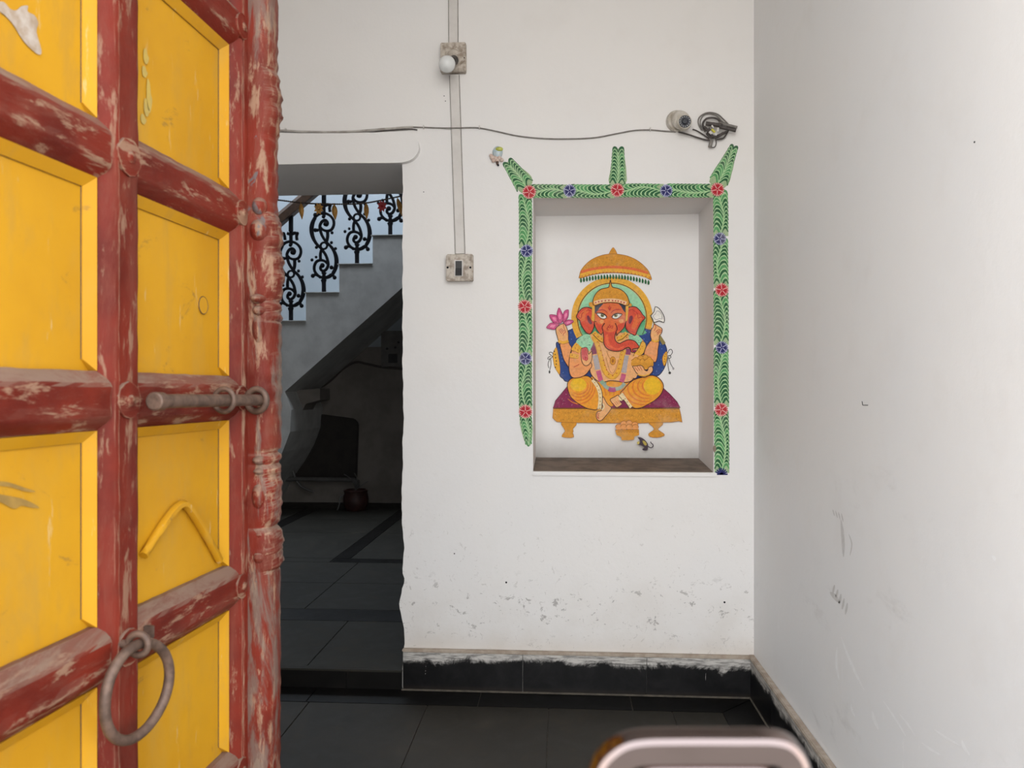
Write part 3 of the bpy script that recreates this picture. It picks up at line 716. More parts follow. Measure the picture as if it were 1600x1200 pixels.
# pull ring in its eye
c = DP(216, 1007, .047); mb = MB(); mb.torus(c, ax, .0125, .0042, 24, 10)
mb.cyl(c-n_*.012, c-n_*.03, .005, n=10); eye = obj('ring_eye', mb, 'iron', door, smooth=60)
rc = c+Vector((0, 0, -.0535)); mb = MB(); nn = (n_*1+ax*-.12).normalized(); u = Vector((0, 0, 1)); v = nn.cross(u).normalized(); u = v.cross(nn)
P = []
for i in range(48):
    th = 2*PI*i/48; rr = .0535*(1+.02*math.sin(3*th)); P.append(rc+u*math.cos(th)*rr+v*math.sin(th)*rr*1.0)
mb.tube(P, .0062, 12, closed=True); obj('pull_ring', mb, 'iron', eye, smooth=60, label='heavy dusty iron pull ring')
c2 = DL(.958, .030, c.z-.001); mb = MB(); mb.box((-1, -1, -1), (1, 1, 1), 0, lambda x, y, z: c2+ax*x*.003+Vector((0, 0, 1))*z*.008+n_*y*.006); obj('ring_stop', mb, 'iron', door, bevel=.001)
# hinges to the jamb (out of frame)
for h in (.35, 1.1, 1.85):
    mb = MB(); p = DL(ZA-.004, .0, h); mb.cyl(p-Vector((0, 0, .04)), p+Vector((0, 0, .04)), .009, n=10); mb.cyl(p, Vector((-.66, p.y-.01, h)), .005, n=8); obj('hinge', mb, 'iron', door)

# ------------------------------------------------------------------ fittings on the back wall
def WP(px, py, off=0.0): return onY(px, py, YB-off)
# casing strip
cz = empty('conduit', WP(714, 250), label='white cable casing strip running down to the lone switch', cat='conduit')
def strip(p0, p1, w0, nm='casing', off=.011):
    a = WP(*p0); b = WP(*p1); k = 3.05/1200; hw = w0*k/2
    t_ = (b-a).normalized(); n__ = Vector((-t_.z, 0, t_.x))
    mb = MB(); prof = [(-hw, 0), (-hw, -off*.7), (-hw*.82, -off), (hw*.82, -off), (hw, -off*.7), (hw, 0)]
    mb.loft([[e+n__*u+Vector((0, v, 0)) for u, v in prof] for e in (a, b)])
    mb2 = MB()
    for s_ in (-1, 1): mb2.tube([a+n__*s_*(hw+.0012)+Vector((0, -.001, 0)), b+n__*s_*(hw+.0012)+Vector((0, -.001, 0))], .0012, 4)
    o = obj(nm, mb, 'pvc', cz); obj('dark_line', mb2, 'cable_grey', o)  # thin dark line down each edge of the casing
strip((708, -60), (708.5, 70), 14); strip((710, 118), (719, 397), 14.5)
# lamp holder block and bulb
lh = empty('bulb_lamp', WP(711, 117), label='bare opal bulb in a holder on a square white block', cat='lamp')
a = WP(690, 72); b = WP(729, 116); mb = MB(); mb.box((a.x, YB-.032, b.z), (b.x, YB, a.z)); obj('mount_block', mb, 'pvc_dirty', lh, bevel=.003)
c = WP(711, 93, .032); c2 = WP(698, 100.5, .118); d = (c2-c).normalized()
mb = MB(); mb.tube([c-d*.002, c+d*.006, c+d*.014], lambda t: .037-.012*t, 28); obj('holder_base', mb, 'pvc_dirty', lh, smooth=40)
mb = MB(); mb.tube([c+d*.012, c+d*.05], .019, 24); obj('holder_cup', mb, 'black_plastic', lh, smooth=40)
mb = MB(); P = []; rr = []
for t_, r_ in ((.0, .012), (.012, .014), (.024, .020), (.036, .0265), (.048, .0305), (.06, .0315), (.07, .0300), (.08, .0255), (.087, .0185), (.0915, .009), (.0925, .001)): P.append(c+d*(t_+.042)); rr.append(r_)
n = len(P); mb.tube(P, lambda t: rr[min(n-1, round(t*(n-1)))], 28); obj('bulb', mb, 'bulb', lh, smooth=70)
for px, py in ((717.5, 86), (725.5, 90.5)):
    q0 = WP(px, py, .036); mb = MB(); mb.cyl(q0, q0+Vector((0, -.003, 0)), .003, n=8); obj('screw', mb, 'iron', lh)
# switch box
sb = empty('switch_box', WP(718, 440), label='square stained switch box with one black rocker', cat='switch')
a = WP(699, 399); b = WP(740, 440); mb = MB(); mb.box((a.x, YB-.028, b.z), (b.x, YB, a.z)); obj('box', mb, 'pvc_dirty', sb, bevel=.003)
a = WP(697, 399, .03); b = WP(737.5, 439, .03); mb = MB(); mb.box((a.x, YB-.036, b.z), (b.x, YB-.028, a.z)); obj('plate', mb, 'pvc_dirty', sb, bevel=.003)
a = WP(710, 406.5, .036); b = WP(723.3, 432, .036); mb = MB(); mb.box((a.x, YB-.0385, b.z), (b.x, YB-.034, a.z)); obj('surround', mb, 'pvc', sb, bevel=.001)
a = WP(711.8, 408, .038); b = WP(721.8, 430.5, .038); m_ = (a.z+b.z)/2
mb = MB(); pr = [(a.z, -.036), (a.z, -.042), (m_, -.040), (b.z, -.046), (b.z, -.036)]
mb.loft([[(x, YB+v, z) for z, v in pr] for x in (a.x, b.x)]); obj('rocker', mb, 'black_plastic', sb)
for px in (699.5, 735):
    q0 = WP(px, 418, .036); mb = MB(); mb.cyl(q0, q0+Vector((0, -.002, 0)), .0042, n=10); obj('screw', mb, 'iron_dark', sb)
# long cable
cb = empty('clipped_cable', WP(800, 211), label='thin grey cable clipped across the wall to the security camera', cat='cable')
mb = MB(); P = [WP(x, y, .012) for x, y in ((300, 203), (434, 204), (480, 206), (540, 206), (600, 201.5), (645, 198.5))]
mb.tube(P, .0045, 8, smooth=5); obj('painted_run', mb, 'cable_white', cb)
mb = MB(); P = [WP(x, y, .012 if 695 < x < 725 else .005) for x, y in ((645, 198.5), (690, 200), (700, 200), (718, 200), (728, 199.5), (749, 200), (775, 205), (810, 212.5), (850, 216.5), (890, 217), (930, 215), (965, 208.5), (990, 204), (1015, 203), (1040, 205), (1056, 206))]
mb.tube(P, .0026, 8, smooth=5); obj('cable_run', mb, 'cable_grey', cb)
mb = MB(); P = [WP(x, y, .0065) for x, y in ((430, 207.5), (500, 209.5), (560, 208.5), (600, 204.5), (640, 202), (652, 203))]; mb.tube(P, .0022, 6, smooth=4); obj('dark_line', mb, 'cable_dark', cb)  # dark line painting in dirt and shadow above the lintel band
for x, y in ((446, 204), (662, 199.5), (749, 200), (1016, 203)):
    q0 = WP(x, y, .006); mb = MB(); mb.torus(q0, (1, 0, 0), .0045, .0018, 12, 6); mb.cyl(q0+Vector((0, -.003, .007)), q0+Vector((0, .006, .007)), .0035, n=8); obj('clip', mb, 'pvc', cb)

# security camera
cc = empty('security_camera', WP(1062, 205), label='small white turret security camera above the niche', cat='camera')
b0_ = WP(1061, 190, .0); k = 2.98/1200
mb = MB(); ax2 = Vector((.10, -1, -.10)).normalized()
mb.tube([b0_+Vector((-.010, .002, 0)), b0_+Vector((-.010, -.010, 0)), b0_+Vector((-.009, -.014, 0))], lambda t: .041 if t < .8 else .037, 32); obj('base_plate', mb, 'cam_white', cc, smooth=40)
p1 = b0_+Vector((-.002, -.012, .004)); p2 = WP(1066, 189, .052)
mb = MB(); mb.tube([p1, p1+(p2-p1)*.5, p1+(p2-p1)*.85, p2], lambda t: (.034, .0345, .033, .028)[min(3, round(t*3))], 32); obj('housing', mb, 'cam_white', cc, smooth=50)
e = WP(1068.5, 192.5, .055); f_ = Vector((-.02, -1, -.12)).normalized()
mb = MB(); mb.ball(e, .0285, n=12); eb = obj('eyeball', mb, 'cam_white', cc, smooth=60)
mb = MB(); mb.tube([e+f_*.014, e+f_*.0245, e+f_*.027], lambda t: .0268 if t < .7 else .0245, 32); obj('bezel', mb, 'cam_white', cc, smooth=40)
mb = MB(); mb.cyl(e+f_*.0265, e+f_*.0285, .0228, n=32); fc = obj('face', mb, 'lens', cc)
mb = MB(); mb.tube([e+f_*.028, e+f_*.031, e+f_*.0335], lambda t: .0115-.003*t, 24); obj('lens', mb, 'lens', fc, smooth=30)
u_ = f_.orthogonal().normalized(); v_ = f_.cross(u_)
for i in range(14):
    th = 2*PI*i/14; q0 = e+f_*.0288+(u_*math.cos(th)+v_*math.sin(th))*.018; mb = MB(); mb.ball(q0, .0021, n=4); obj('led', mb, 'led', fc)
q0 = WP(1051, 193, .014); mb = MB(); mb.cyl(q0, q0+Vector((0, -.003, 0)), .0028, n=8); obj('screw', mb, 'iron', cc)
# tangle of leads
tg = empty('cable_tangle', WP(1110, 212), label='tangle of grey and brown leads with connectors right of the security camera', cat='cable')
def lead(pts, r, m, nm='lead'):
    mb = MB(); mb.tube([WP(*p) for p in pts], r, 7, smooth=6); obj(nm, mb, m, tg, smooth=60)
lead([(1060, 206, .03), (1075, 210, .02), (1090, 215, .015), (1105, 219, .015), (1111, 219, .02)], .0032, 'cable_dark')
lead([(1082, 202, .01), (1088, 204, .01), (1100, 211, .012), (1108, 217, .015)], .0026, 'cable_dark')
lead([(1096, 203, .01), (1091, 192, .008), (1093, 183, .008), (1102, 177, .01), (1112, 176, .012), (1122, 179, .012), (1130, 186, .014), (1138, 194, .016)], .0026, 'cable_grey')
lead([(1098, 204, .01), (1094, 190, .008), (1100, 180, .008), (1110, 178, .01), (1120, 181, .012), (1128, 189, .014), (1134, 194, .016)], .0022, 'cable_grey')
lead([(1102, 205, .02), (1098, 194, .018), (1103, 186, .018), (1112, 184, .02), (1121, 186, .02), (1128, 192, .022), (1150, 201, .03)], .0040, 'cable_dark')
lead([(1120, 218, .015), (1130, 216, .015), (1136, 208, .015), (1138, 200, .015), (1132, 192, .014)], .0030, 'cable_dark')
lead([(1118, 216, .012), (1119, 224, .012), (1116, 230, .012), (1110, 230, .012)], .0018, 'cable_dark')
lead([(1100, 198, .03), (1106, 204, .03), (1112, 212, .03), (1120, 214, .03), (1130, 208, .03)], .0055, 'cable_dark')
lead([(1104, 208, .022), (1112, 215, .024), (1122, 212, .022), (1136, 206, .022)], .0050, 'cable_dark')
def plug(p0, p1, r, m, nm='plug'):
    mb = MB(); mb.cyl(WP(*p0), WP(*p1), r, n=10); obj(nm, mb, m, tg, smooth=40)
plug((1103, 193, .03), (1128, 196, .03), .0085, 'cable_dark'); plug((1123, 192, .03), (1152, 199, .034), .0052, 'cable_grey'); plug((1124, 198, .035), (1150, 204, .04), .0068, 'cable_dark')
plug((1112, 219, .02), (1109, 230, .02), .0070, 'cable_grey'); plug((1104, 205, .035), (1110, 201, .04), .006, 'cable_dark')
plug((1112, 202, .046), (1117, 207, .046), .0046, 'yellow_tag', 'connector'); plug((1108, 206, .044), (1112, 209, .044), .0042, 'pvc', 'connector'); plug((1122, 200, .045), (1121, 206, .045), .0042, 'pvc', 'connector')
plug((1116, 208, .044), (1120, 211, .044), .0038, 'pvc', 'connector'); plug((1112, 196, .042), (1115, 200, .042), .0032, 'pvc', 'connector')

# ------------------------------------------------------------------ painted work (flat paint on the plaster)
_pm = {}
def pig(r, g, b, var=.10, sc_=90):
    """matt wall paint; the colours are the pigments seen on a wall rendering about 205"""
    k = (r, g, b)
    if k not in _pm:
        c = tuple(min(.95, v/.80) for v in lin((r, g, b))); n = NT('wall_paint')
        f = n.noise(n.pos(), sc_, 4, .7); f2 = n.noise(n.pos(), 14, 3, .6)
        cc_ = n.mix(n.step(f, .3, .75), c, tuple(v*(1-var*2.2) for v in c))
        cc_ = n.mix(n.math('MULTIPLY', n.step(f2, .5, .8), .18), cc_, (.62, .56, .48))
        _pm[k] = n.done(cc_, .62, 0, .3)
    return _pm[k]
class Art:
    lay = 0.0
    def __init__(s, plane): s.mb = MB(); s.mats = []; s.plane = plane
    def mi(s, m):
        if m not in s.mats: s.mats.append(m)
        return s.mats.index(m)
    def P(s, p):
        return onY(p[0], p[1], s.plane-Art.lay)
    def fill(s, pts, m, sm=4):
        Art.lay += .00006
        q_ = smooth_path([(p[0], p[1], 0) for p in pts], True, sm) if sm else [Vector((p[0], p[1], 0)) for p in pts]
        tris = tessellate_polygon([q_]); s.mb.add([s.P(p) for p in q_], [tuple(t) for t in tris], s.mi(m)); return s
    def line(s, pts, w_, m, sm=4, closed=False, taper=False, nl=True):
        if nl: Art.lay += .00006
        q_ = smooth_path([(p[0], p[1], 0) for p in pts], closed, sm) if sm else [Vector((p[0], p[1], 0)) for p in pts]
        n = len(q_); vs = []
        for i in range(n):
            a = q_[(i-1) % n] if (closed or i) else q_[i]; b = q_[(i+1) % n] if (closed or i < n-1) else q_[i]
            t_ = (b-a).normalized(); nn = Vector((-t_.y, t_.x, 0)); t0 = i/(n-1)
            hw = w_*.62*((.25+.75*math.sin(PI*min(1, t0*.85+.12))) if taper else 1)
            vs += [s.P(q_[i]+nn*hw), s.P(q_[i]-nn*hw)]
        fs = [(2*i, 2*i+1, 2*i+3, 2*i+2) for i in range(n-1)]
        if closed: fs.append((2*n-2, 2*n-1, 1, 0))
        s.mb.add(vs, fs, s.mi(m)); return s
    def dot(s, x, y, r, m, ry=None, n=10, nl=True, rot=0):
        if nl: Art.lay += .00006
        ry = ry or r; cr, sr_ = math.cos(rot), math.sin(rot); q_ = []
        for i in range(n):
            a, b = r*math.cos(2*PI*i/n), ry*math.sin(2*PI*i/n); q_.append((x+a*cr-b*sr_, y+a*sr_+b*cr))
        s.mb.add([s.P(p) for p in q_], [tuple(range(n))], s.mi(m)); return s
    def build(s, name, parent, **kw): return obj(name, s.mb, s.mats, parent, **kw)
def fr(x0, y0, k): return lambda *pts: [(x0+p[0]/k, y0+p[1]/k) for p in pts]
FA = fr(840, 370, 6.6667); FB = fr(840, 530, 6.316); FC = fr(900, 420, 12); FD = fr(900, 500, 12); FE = fr(850, 560, 9.23)
FF = fr(950, 560, 8); FG = fr(980, 470, 8.57); FH_ = fr(840, 500, 10); FL = fr(850, 470, 17.14)
INK = pig(58, 22, 20); BLK = pig(28, 26, 28); GOLD = pig(205, 140, 40); GOLD2 = pig(222, 165, 55); DGOLD = pig(160, 95, 25)
SKIN = pig(226, 150, 92); SKIN2 = pig(232, 168, 112); RED = pig(205, 75, 50); ORG = pig(214, 105, 55); CRIM = pig(176, 40, 42)
DHO = pig(226, 150, 40); DHO2 = pig(214, 118, 38); DHY = pig(232, 178, 30); BLUE = pig(38, 66, 130); BLUE2 = pig(95, 130, 190)
GRN = pig(96, 176, 128); GRN2 = pig(150, 205, 165); DGRN = pig(30, 92, 48); PINK = pig(196, 78, 128); PINK2 = pig(224, 130, 165); MAR = pig(128, 32, 74)
WHT = pig(226, 222, 214); GREY = pig(160, 156, 158); CREAM = pig(228, 205, 160); HAIR = pig(48, 52, 70)
PN = YB+ND
pt = empty('niche_painting', onY(965, 700, PN), label='painted four-armed elephant-headed deity seated on a gold bench inside the niche', cat='painting')
# cushion behind
a = Art(PN)
B = [(869, 537), (873, 536), (878, 545), (884, 530), (887, 518), (892, 515), (899, 513), (905, 522), (935, 530), (985, 530), (1000, 508), (1016, 512.5), (1026, 516), (1036, 533), (1040, 540), (1042, 548), (1042, 562), (1038, 575), (1031, 585), (1024, 588), (1005, 590), (930, 600), (888, 597), (880, 592), (874, 585), (872, 562)]
a.fill(B, BLUE, 3); a.line(B, .9, BLK, 3, True)
random.seed(3)
for x, y in [(875+random.uniform(-1, 6), 540+i*6) for i in range(8)]+[(892, 520), (898, 519), (893, 530), (900, 528), (1004, 514), (1010, 516), (1008, 522), (1015, 519), (1006, 530), (1011, 534), (1034, 545), (1037, 553), (1033, 562), (1038, 568), (1029, 570), (1035, 577), (1026, 580), (1021, 584), (1032, 538)]:
    a.dot(x, y, .8, BLUE2, n=5)
L_ = FH_((292, 430), (255, 480), (240, 560), (250, 660), (270, 740), (310, 810), (345, 850), (352, 760), (335, 620), (310, 480)); a.fill(L_, GOLD2); a.line(L_, .5, DGOLD, 4, True)
for x, y in FH_((262, 490), (272, 540), (282, 590), (290, 640), (292, 690), (278, 740)): a.dot(x, y, .9, BLK, 1.3, n=6)
L_ = FG((530, 680), (495, 710), (472, 765), (478, 830), (495, 870), (518, 830), (532, 760)); a.fill(L_, GOLD2); a.line(L_, .6, DGOLD, 4, True)
for x, y in FG((515, 715), (505, 745), (500, 780), (498, 815)): a.dot(x, y, .7, DGOLD, 1.2, n=6)
a.build('bolster', pt, label='blue starred bolster with gold ends')
a = Art(PN)
for pl_ in (((245, 545), (228, 508), (190, 504), (185, 530), (238, 574)), ((236, 575), (195, 605), (158, 610), (168, 582), (205, 568)), ((190, 612), (168, 660), (164, 705), (176, 752)), ((205, 608), (210, 690), (198, 750), (188, 785))): a.line(FH_(*pl_), .75, BLK)
a.dot(*FH_((186, 812))[0], 1.3, BLK, 2.5)
a.build('bow_cord', pt); a = Art(PN)
for pl_ in (((542, 700), (562, 658), (592, 652), (606, 688), (580, 730), (548, 740)), ((545, 735), (575, 735), (585, 758), (560, 770), (545, 745)), ((545, 760), (546, 860), (560, 945)), ((560, 770), (580, 840), (615, 900))): a.line(FG(*pl_), .75, BLK)
a.dot(*FG((570, 965))[0], 2, BLK, 2.2); a.dot(*FG((618, 908))[0], 1.6, GREY, 2)
a.build('bow_cord', pt)
# halo
a = Art(PN); cx, cy = 840+775/6.667, 370+845/6.667
arc = [(cx+58.2*math.cos(t_), cy+58.6*math.sin(t_)) for t_ in [math.radians(150+i*6.3) for i in range(37)]]
disc = [(cx+54*math.cos(t_), cy+54*math.sin(t_)) for t_ in [math.radians(150+i*10) for i in range(25)]]
a.fill(disc, GRN, 2)
a.line([(cx+45*math.cos(t_), cy+46*math.sin(t_)) for t_ in [math.radians(165+i*10) for i in range(21)]], 12, GRN2, 2)
a.line(arc, 8.6, GOLD2, 2); a.line([(cx+54*math.cos(t_), cy+54.3*math.sin(t_)) for t_ in [math.radians(148+i*6.5) for i in range(38)]], .9, BLK, 2)
for i in range(26):
    t_ = math.radians(155+i*8.9); a.line([(cx+55*math.cos(t_), cy+55*math.sin(t_)), (cx+62*math.cos(t_), cy+62*math.sin(t_))], .35, GOLD, 0, nl=False)
a.build('halo', pt, label='gold ringed green halo')
# parasol
a = Art(PN)
F_ = FA((748, 182), (755, 155), (768, 133), (787, 112), (806, 133), (818, 155), (822, 182)); a.fill(F_, GOLD); a.line(F_, .5, DGOLD, 4, True)
D_ = FA((437, 402), (452, 352), (490, 300), (545, 250), (620, 210), (700, 186), (785, 178), (870, 186), (950, 205), (1030, 242), (1095, 290), (1145, 342), (1172, 392), (1184, 448), (1110, 415), (1000, 392), (880, 378), (785, 374), (660, 380), (550, 400), (440, 432))
a.fill(D_, GOLD, 3); a.line(D_, .7, DGOLD, 3, True)
a.line(FA((450, 368), (560, 338), (700, 318), (790, 315), (900, 322), (1040, 345), (1150, 378)), 3.4, ORG, 3)
a.line(FA((446, 405), (560, 372), (700, 352), (790, 350), (900, 355), (1040, 380), (1172, 418)), 4.6, GOLD2, 3)
random.seed(5)
for i in range(150):
    x = random.uniform(470, 1130); yb_ = 310+((x-790)/350)**2*40; yt = 190+((x-790)/350)**2*130
    if yt < yb_-12: y = random.uniform(yt+8, yb_-8); px, py = FA((x, y))[0]; a.line([(px, py), (px+random.uniform(-.6, .6), py+1.5)], .35, random.choice((DGOLD, GOLD2)), 0, nl=False)
for i in range(20):
    x = 462+i*37; y = 368+((x-790)/360)**2*50; a.dot(*FA((x, y))[0], .85, CRIM, n=6)
for i in range(24):
    x = 452+i*30.6; y = 412+((x-775)/380)**2*52+(8 if x > 900 else 0)*((x-900)/250 if x > 900 else 0); px, py = FA((x, y))[0]
    a.fill([(px-.4, py-3.6), (px+1.6, py), (px+1.2, py+3.2), (px, py+4.4), (px-1.3, py+3.2), (px-1.6, py)], DGRN, 2)
a.build('parasol', pt, label='gold ceremonial parasol fringed with green drops')
# lotus
a = Art(PN)
for p in (((405, 190), (475, 310), (515, 420), (505, 520), (430, 612), (365, 520), (345, 400), (360, 280)), ((650, 240), (658, 330), (640, 440), (590, 520), (520, 580), (508, 450), (520, 340), (560, 268)),
          ((148, 385), (240, 372), (340, 405), (372, 520), (400, 610), (270, 592), (190, 500)), ((788, 540), (740, 602), (670, 642), (580, 660), (530, 600), (600, 530), (690, 510)), ((68, 722), (120, 640), (210, 590), (400, 610), (362, 690), (280, 767), (160, 752))):
    L_ = FL(*p); a.fill(L_, PINK); mx = sum(q_[0] for q_ in L_)/len(L_); my = sum(q_[1] for q_ in L_)/len(L_)
    a.fill([(mx+(x-mx)*.45, my+(y-my)*.45) for x, y in L_], PINK2); a.line(L_, .7, MAR, 4, True)
a.build('lotus', pt, label='pink lotus flower')
# raised arms
def limb(a, pts, col, ol=.8): a.fill(pts, col); a.line(pts, ol, INK, 4, True)
a = Art(PN)
limb(a, FH_((350, 372), (420, 350), (482, 345), (505, 390), (532, 432), (512, 520), (498, 600), (490, 730), (440, 670), (400, 590), (372, 480)), SKIN)
limb(a, FH_((330, 90), (370, 65), (405, 55), (430, 75), (455, 120), (478, 200), (480, 280), (472, 330), (400, 345), (330, 330), (312, 270), (290, 200), (288, 130)), SKIN2)
for p in (((330, 150), (380, 215)), ((345, 135), (400, 200)), ((365, 130), (415, 180)), ((400, 60), (420, 150), (435, 185), (405, 215), (400, 245))): a.line(FH_(*p), .7, CRIM)
a.line(FH_((322, 325), (400, 350), (482, 325)), 3.2, GOLD2); a.line(FH_((325, 362), (400, 375), (482, 352)), .5, DGOLD)
a.build('lotus_arm', pt)
a = Art(PN)
a.line(FG((312, 190), (365, 310)), 1.8, pig(140, 125, 70), 0); a.line(FG((425, 470), (495, 580)), 4.4, pig(140, 125, 70), 0)
limb(a, FG((325, 535), (420, 545), (412, 650), (402, 760), (372, 822), (290, 780), (228, 725), (245, 640), (290, 565)), SKIN)
limb(a, FG((362, 312), (410, 335), (462, 368), (468, 400), (455, 440), (432, 470), (422, 540), (380, 552), (335, 535), (312, 470), (320, 395), (345, 350)), SKIN2)
for p in (((455, 385), (410, 390), (385, 420)), ((465, 400), (425, 408), (398, 438)), ((460, 420), (430, 425), (405, 455)), ((362, 315), (385, 350), (360, 400))): a.line(FG(*p), .7, CRIM)
a.line(FG((328, 520), (375, 545), (425, 530)), 2.2, GOLD2)
X_ = FG((375, 78), (430, 105), (472, 165), (497, 225), (492, 290), (430, 268), (360, 290), (340, 240), (318, 200), (360, 145))
a.fill(X_, WHT, 2); a.line(X_, .95, BLK, 2, True); a.line(FG((400, 135), (450, 160), (470, 235), (430, 240), (385, 255), (345, 205), (375, 180)), .7, GREY, 2, True)
a.build('axe_arm', pt, label='raised arm with a white axe blade')
# rug and bench
a = Art(PN)
R_ = [(864, 637.5), (868, 626), (887, 603), (900, 612), (1020, 612), (1036, 606), (1047, 616), (1058, 628), (1063, 637)]
a.fill(R_, MAR, 1); a.line(R_, .6, INK, 1, True)
random.seed(9)
for i in range(170):
    x = random.uniform(868, 1060); y = random.uniform(606, 636)
    if y > 637-abs(min(x-864, 1063-x))*1.2 and (x < 925 or x > 1005): a.dot(x, y, .45, random.choice((PINK, PINK2, GREY)), n=4, nl=False)
a.build('rug', pt, label='maroon speckled rug')
a = Art(PN)
for p in (((235, 822), (385, 822), (360, 870), (348, 885), (352, 912), (345, 925), (358, 965), (300, 972), (238, 960), (262, 920), (272, 905), (255, 870)), ((1095, 822), (1240, 825), (1205, 868), (1188, 890), (1215, 912), (1248, 935), (1245, 955), (1180, 970), (1110, 962), (1095, 935), (1130, 908), (1150, 890), (1135, 860))):
    L_ = FB(*p); a.fill(L_, GOLD, 2); a.line(L_, .5, DGOLD, 2, True)
S_ = FB((155, 682), (700, 682), (1400, 682), (1412, 740), (1425, 820), (1395, 808), (1330, 818), (1000, 828), (600, 826), (300, 822), (190, 815), (150, 778))
a.fill(S_, GOLD, 1); a.line(S_, .6, DGOLD, 1, True); a.line(FB((155, 686), (1398, 688)), .6, INK, 0)
random.seed(11)
for i in range(330):
    x = random.uniform(166, 1400); y = random.uniform(698, 808); px, py = FB((x, y))[0]; r_ = random.uniform(.5, 1.2); t_ = random.uniform(0, 6)
    a.line([(px+r_*math.cos(t_+j), py+r_*math.sin(t_+j)) for j in range(4)], .38, random.choice((GOLD2, GOLD2, DGOLD)), 1, nl=False)
a.build('bench', pt, label='gold bench with turned feet')
# dhoti
a = Art(PN)
a.fill([(925, 588), (957, 595), (988, 588), (985, 605), (972, 618), (962, 632), (940, 637), (932, 620), (927, 602)], DHO)
for x in (947, 953, 959, 966): a.line([(x, 618), (x+(x-956)*.3, 606)], 1.2, DHO2, 0)
LL = FE((345, 345), (400, 288), (500, 268), (620, 252), (690, 295), (745, 360), (780, 450), (792, 560), (785, 660), (762, 738), (680, 735), (600, 712), (480, 642), (390, 562), (352, 475), (338, 405)); a.fill(LL, DHO)
for r_ in (1.0, 1.28, 1.55, 1.82):
    a.line(FE(*[(505+130*r_*math.cos(math.radians(t_)), 390+(105+22*r_)*r_*math.sin(math.radians(t_))) for t_ in range(-20, 150, 17)]), 1.9, DHO2, 3, taper=True)
a.fill(FE(*[(495+115*math.cos(2*PI*i/14), 380+95*math.sin(2*PI*i/14)) for i in range(14)]), DHY, 2); a.line(LL, 1.0, INK, 4, True)
LR = FF((155, 435), (200, 385), (250, 325), (330, 265), (430, 235), (540, 212), (620, 235), (680, 300), (692, 370), (660, 450), (590, 520), (500, 575), (410, 618), (330, 622), (280, 575), (215, 500)); a.fill(LR, DHO)
for k_, r_ in enumerate((1.0, 1.3, 1.62, 1.95, 2.3)):
    a.line(FF(*[(545-25*k_+115*r_*math.cos(math.radians(t_)), 340+8*k_+105*r_*.86*math.sin(math.radians(t_))) for t_ in range(95-6*k_, 235, 16)]), 2.0, DHO2, 3, taper=True)
a.fill(FF(*[(555+108*math.cos(2*PI*i/14), 345+108*math.sin(2*PI*i/14)) for i in range(14)]), DHY, 2); a.line(LR, 1.0, INK, 4, True)
a.line(FE((705, 305), (765, 385), (805, 480), (815, 600), (800, 730)), 5.2, CREAM, 4); a.line(FE((722, 300), (790, 375), (835, 480), (842, 600), (828, 735)), .8, INK, 4)
for p in FE((735, 350), (765, 400), (790, 455), (805, 510), (812, 565), (812, 620), (808, 670), (802, 720)): a.dot(p[0], p[1], 1.1, DGOLD, .8, n=5)
a.line(FF((165, 440), (215, 510), (255, 570), (290, 612)), 4.2, CREAM, 3); a.line(FF((150, 450), (195, 515), (235, 570), (265, 618)), .7, INK, 3)
for p in FF((185, 465), (215, 505), (240, 545), (265, 585)): a.dot(p[0], p[1], 1.1, DGOLD, .8, n=5)
a.build('garment', pt, label='orange pleated garment over crossed legs')
a = Art(PN)
limb(a, FE((850, 550), (885, 610), (920, 665), (970, 708), (945, 760), (890, 830), (840, 885), (800, 902), (762, 872), (752, 815), (775, 770), (820, 755), (850, 720), (840, 640)), SKIN2)
for x in (775, 785, 798): a.line(FE((x, 785), (x-12, 830+(x-775)), (x+2, 868)), .5, CRIM)
a.line(FE((850, 650), (865, 700), (835, 745)), 1.6, CREAM)
limb(a, FF((28, 515), (75, 485), (128, 458), (140, 500), (155, 545), (175, 572), (120, 612), (95, 605), (60, 570)), SKIN2)
for i in range(4): a.line(FF((62+i*20, 560-i*12), (88+i*20, 595-i*10)), .5, CRIM, 0)
a.dot(*FF((165, 490))[0], 4.2, CREAM, 5.2); a.line(FF((135, 470), (165, 500), (190, 540)), .7, INK)
a.build('feet', pt)
# torso
a = Art(PN)
T_ = [(903, 545), (905, 530), (921, 522), (985, 520), (1001, 528), (1009, 540), (1000, 552), (992, 560), (993, 580), (990, 590), (980, 597), (957, 594.5), (936, 597), (927, 590), (922, 580), (916, 560)]
a.fill(T_, SKIN2); a.line(FD((260, 930), (275, 1000), (330, 1080), (420, 1150), (540, 1160), (640, 1138), (800, 1150), (930, 1170), (1040, 1140), (1100, 1060), (1112, 960)), 1.0, INK)
a.line(FD((290, 440), (330, 560), (345, 640)), 6.5, pig(130, 62, 88)); a.line(FD((355, 660), (385, 800), (405, 930)), 6.6, pig(168, 158, 158)); a.line(FD((415, 950), (445, 1060), (470, 1150)), 6.0, pig(190, 84, 118)); a.line(FD((468, 1140), (500, 1180), (560, 1210)), 5, pig(130, 160, 135))
a.line(FD((985, 540), (975, 650)), 6.2, pig(140, 62, 96)); a.line(FD((945, 660), (920, 800), (895, 990)), 6.6, pig(168, 158, 158)); a.line(FD((895, 1010), (880, 1080), (850, 1160)), 6.0, pig(190, 84, 118))
a.line(FB((650, 440), (690, 480), (780, 490), (830, 470), (860, 435)), 4.5, pig(150, 165, 150)); a.line(FB((700, 490), (735, 500), (770, 495)), 5.5, pig(170, 70, 120))
a.line(FD((335, 300), (400, 460), (445, 620), (490, 800), (545, 960), (610, 1040), (690, 1070), (760, 1020), (810, 920), (840, 780), (870, 650), (900, 560)), 6.4, GOLD)
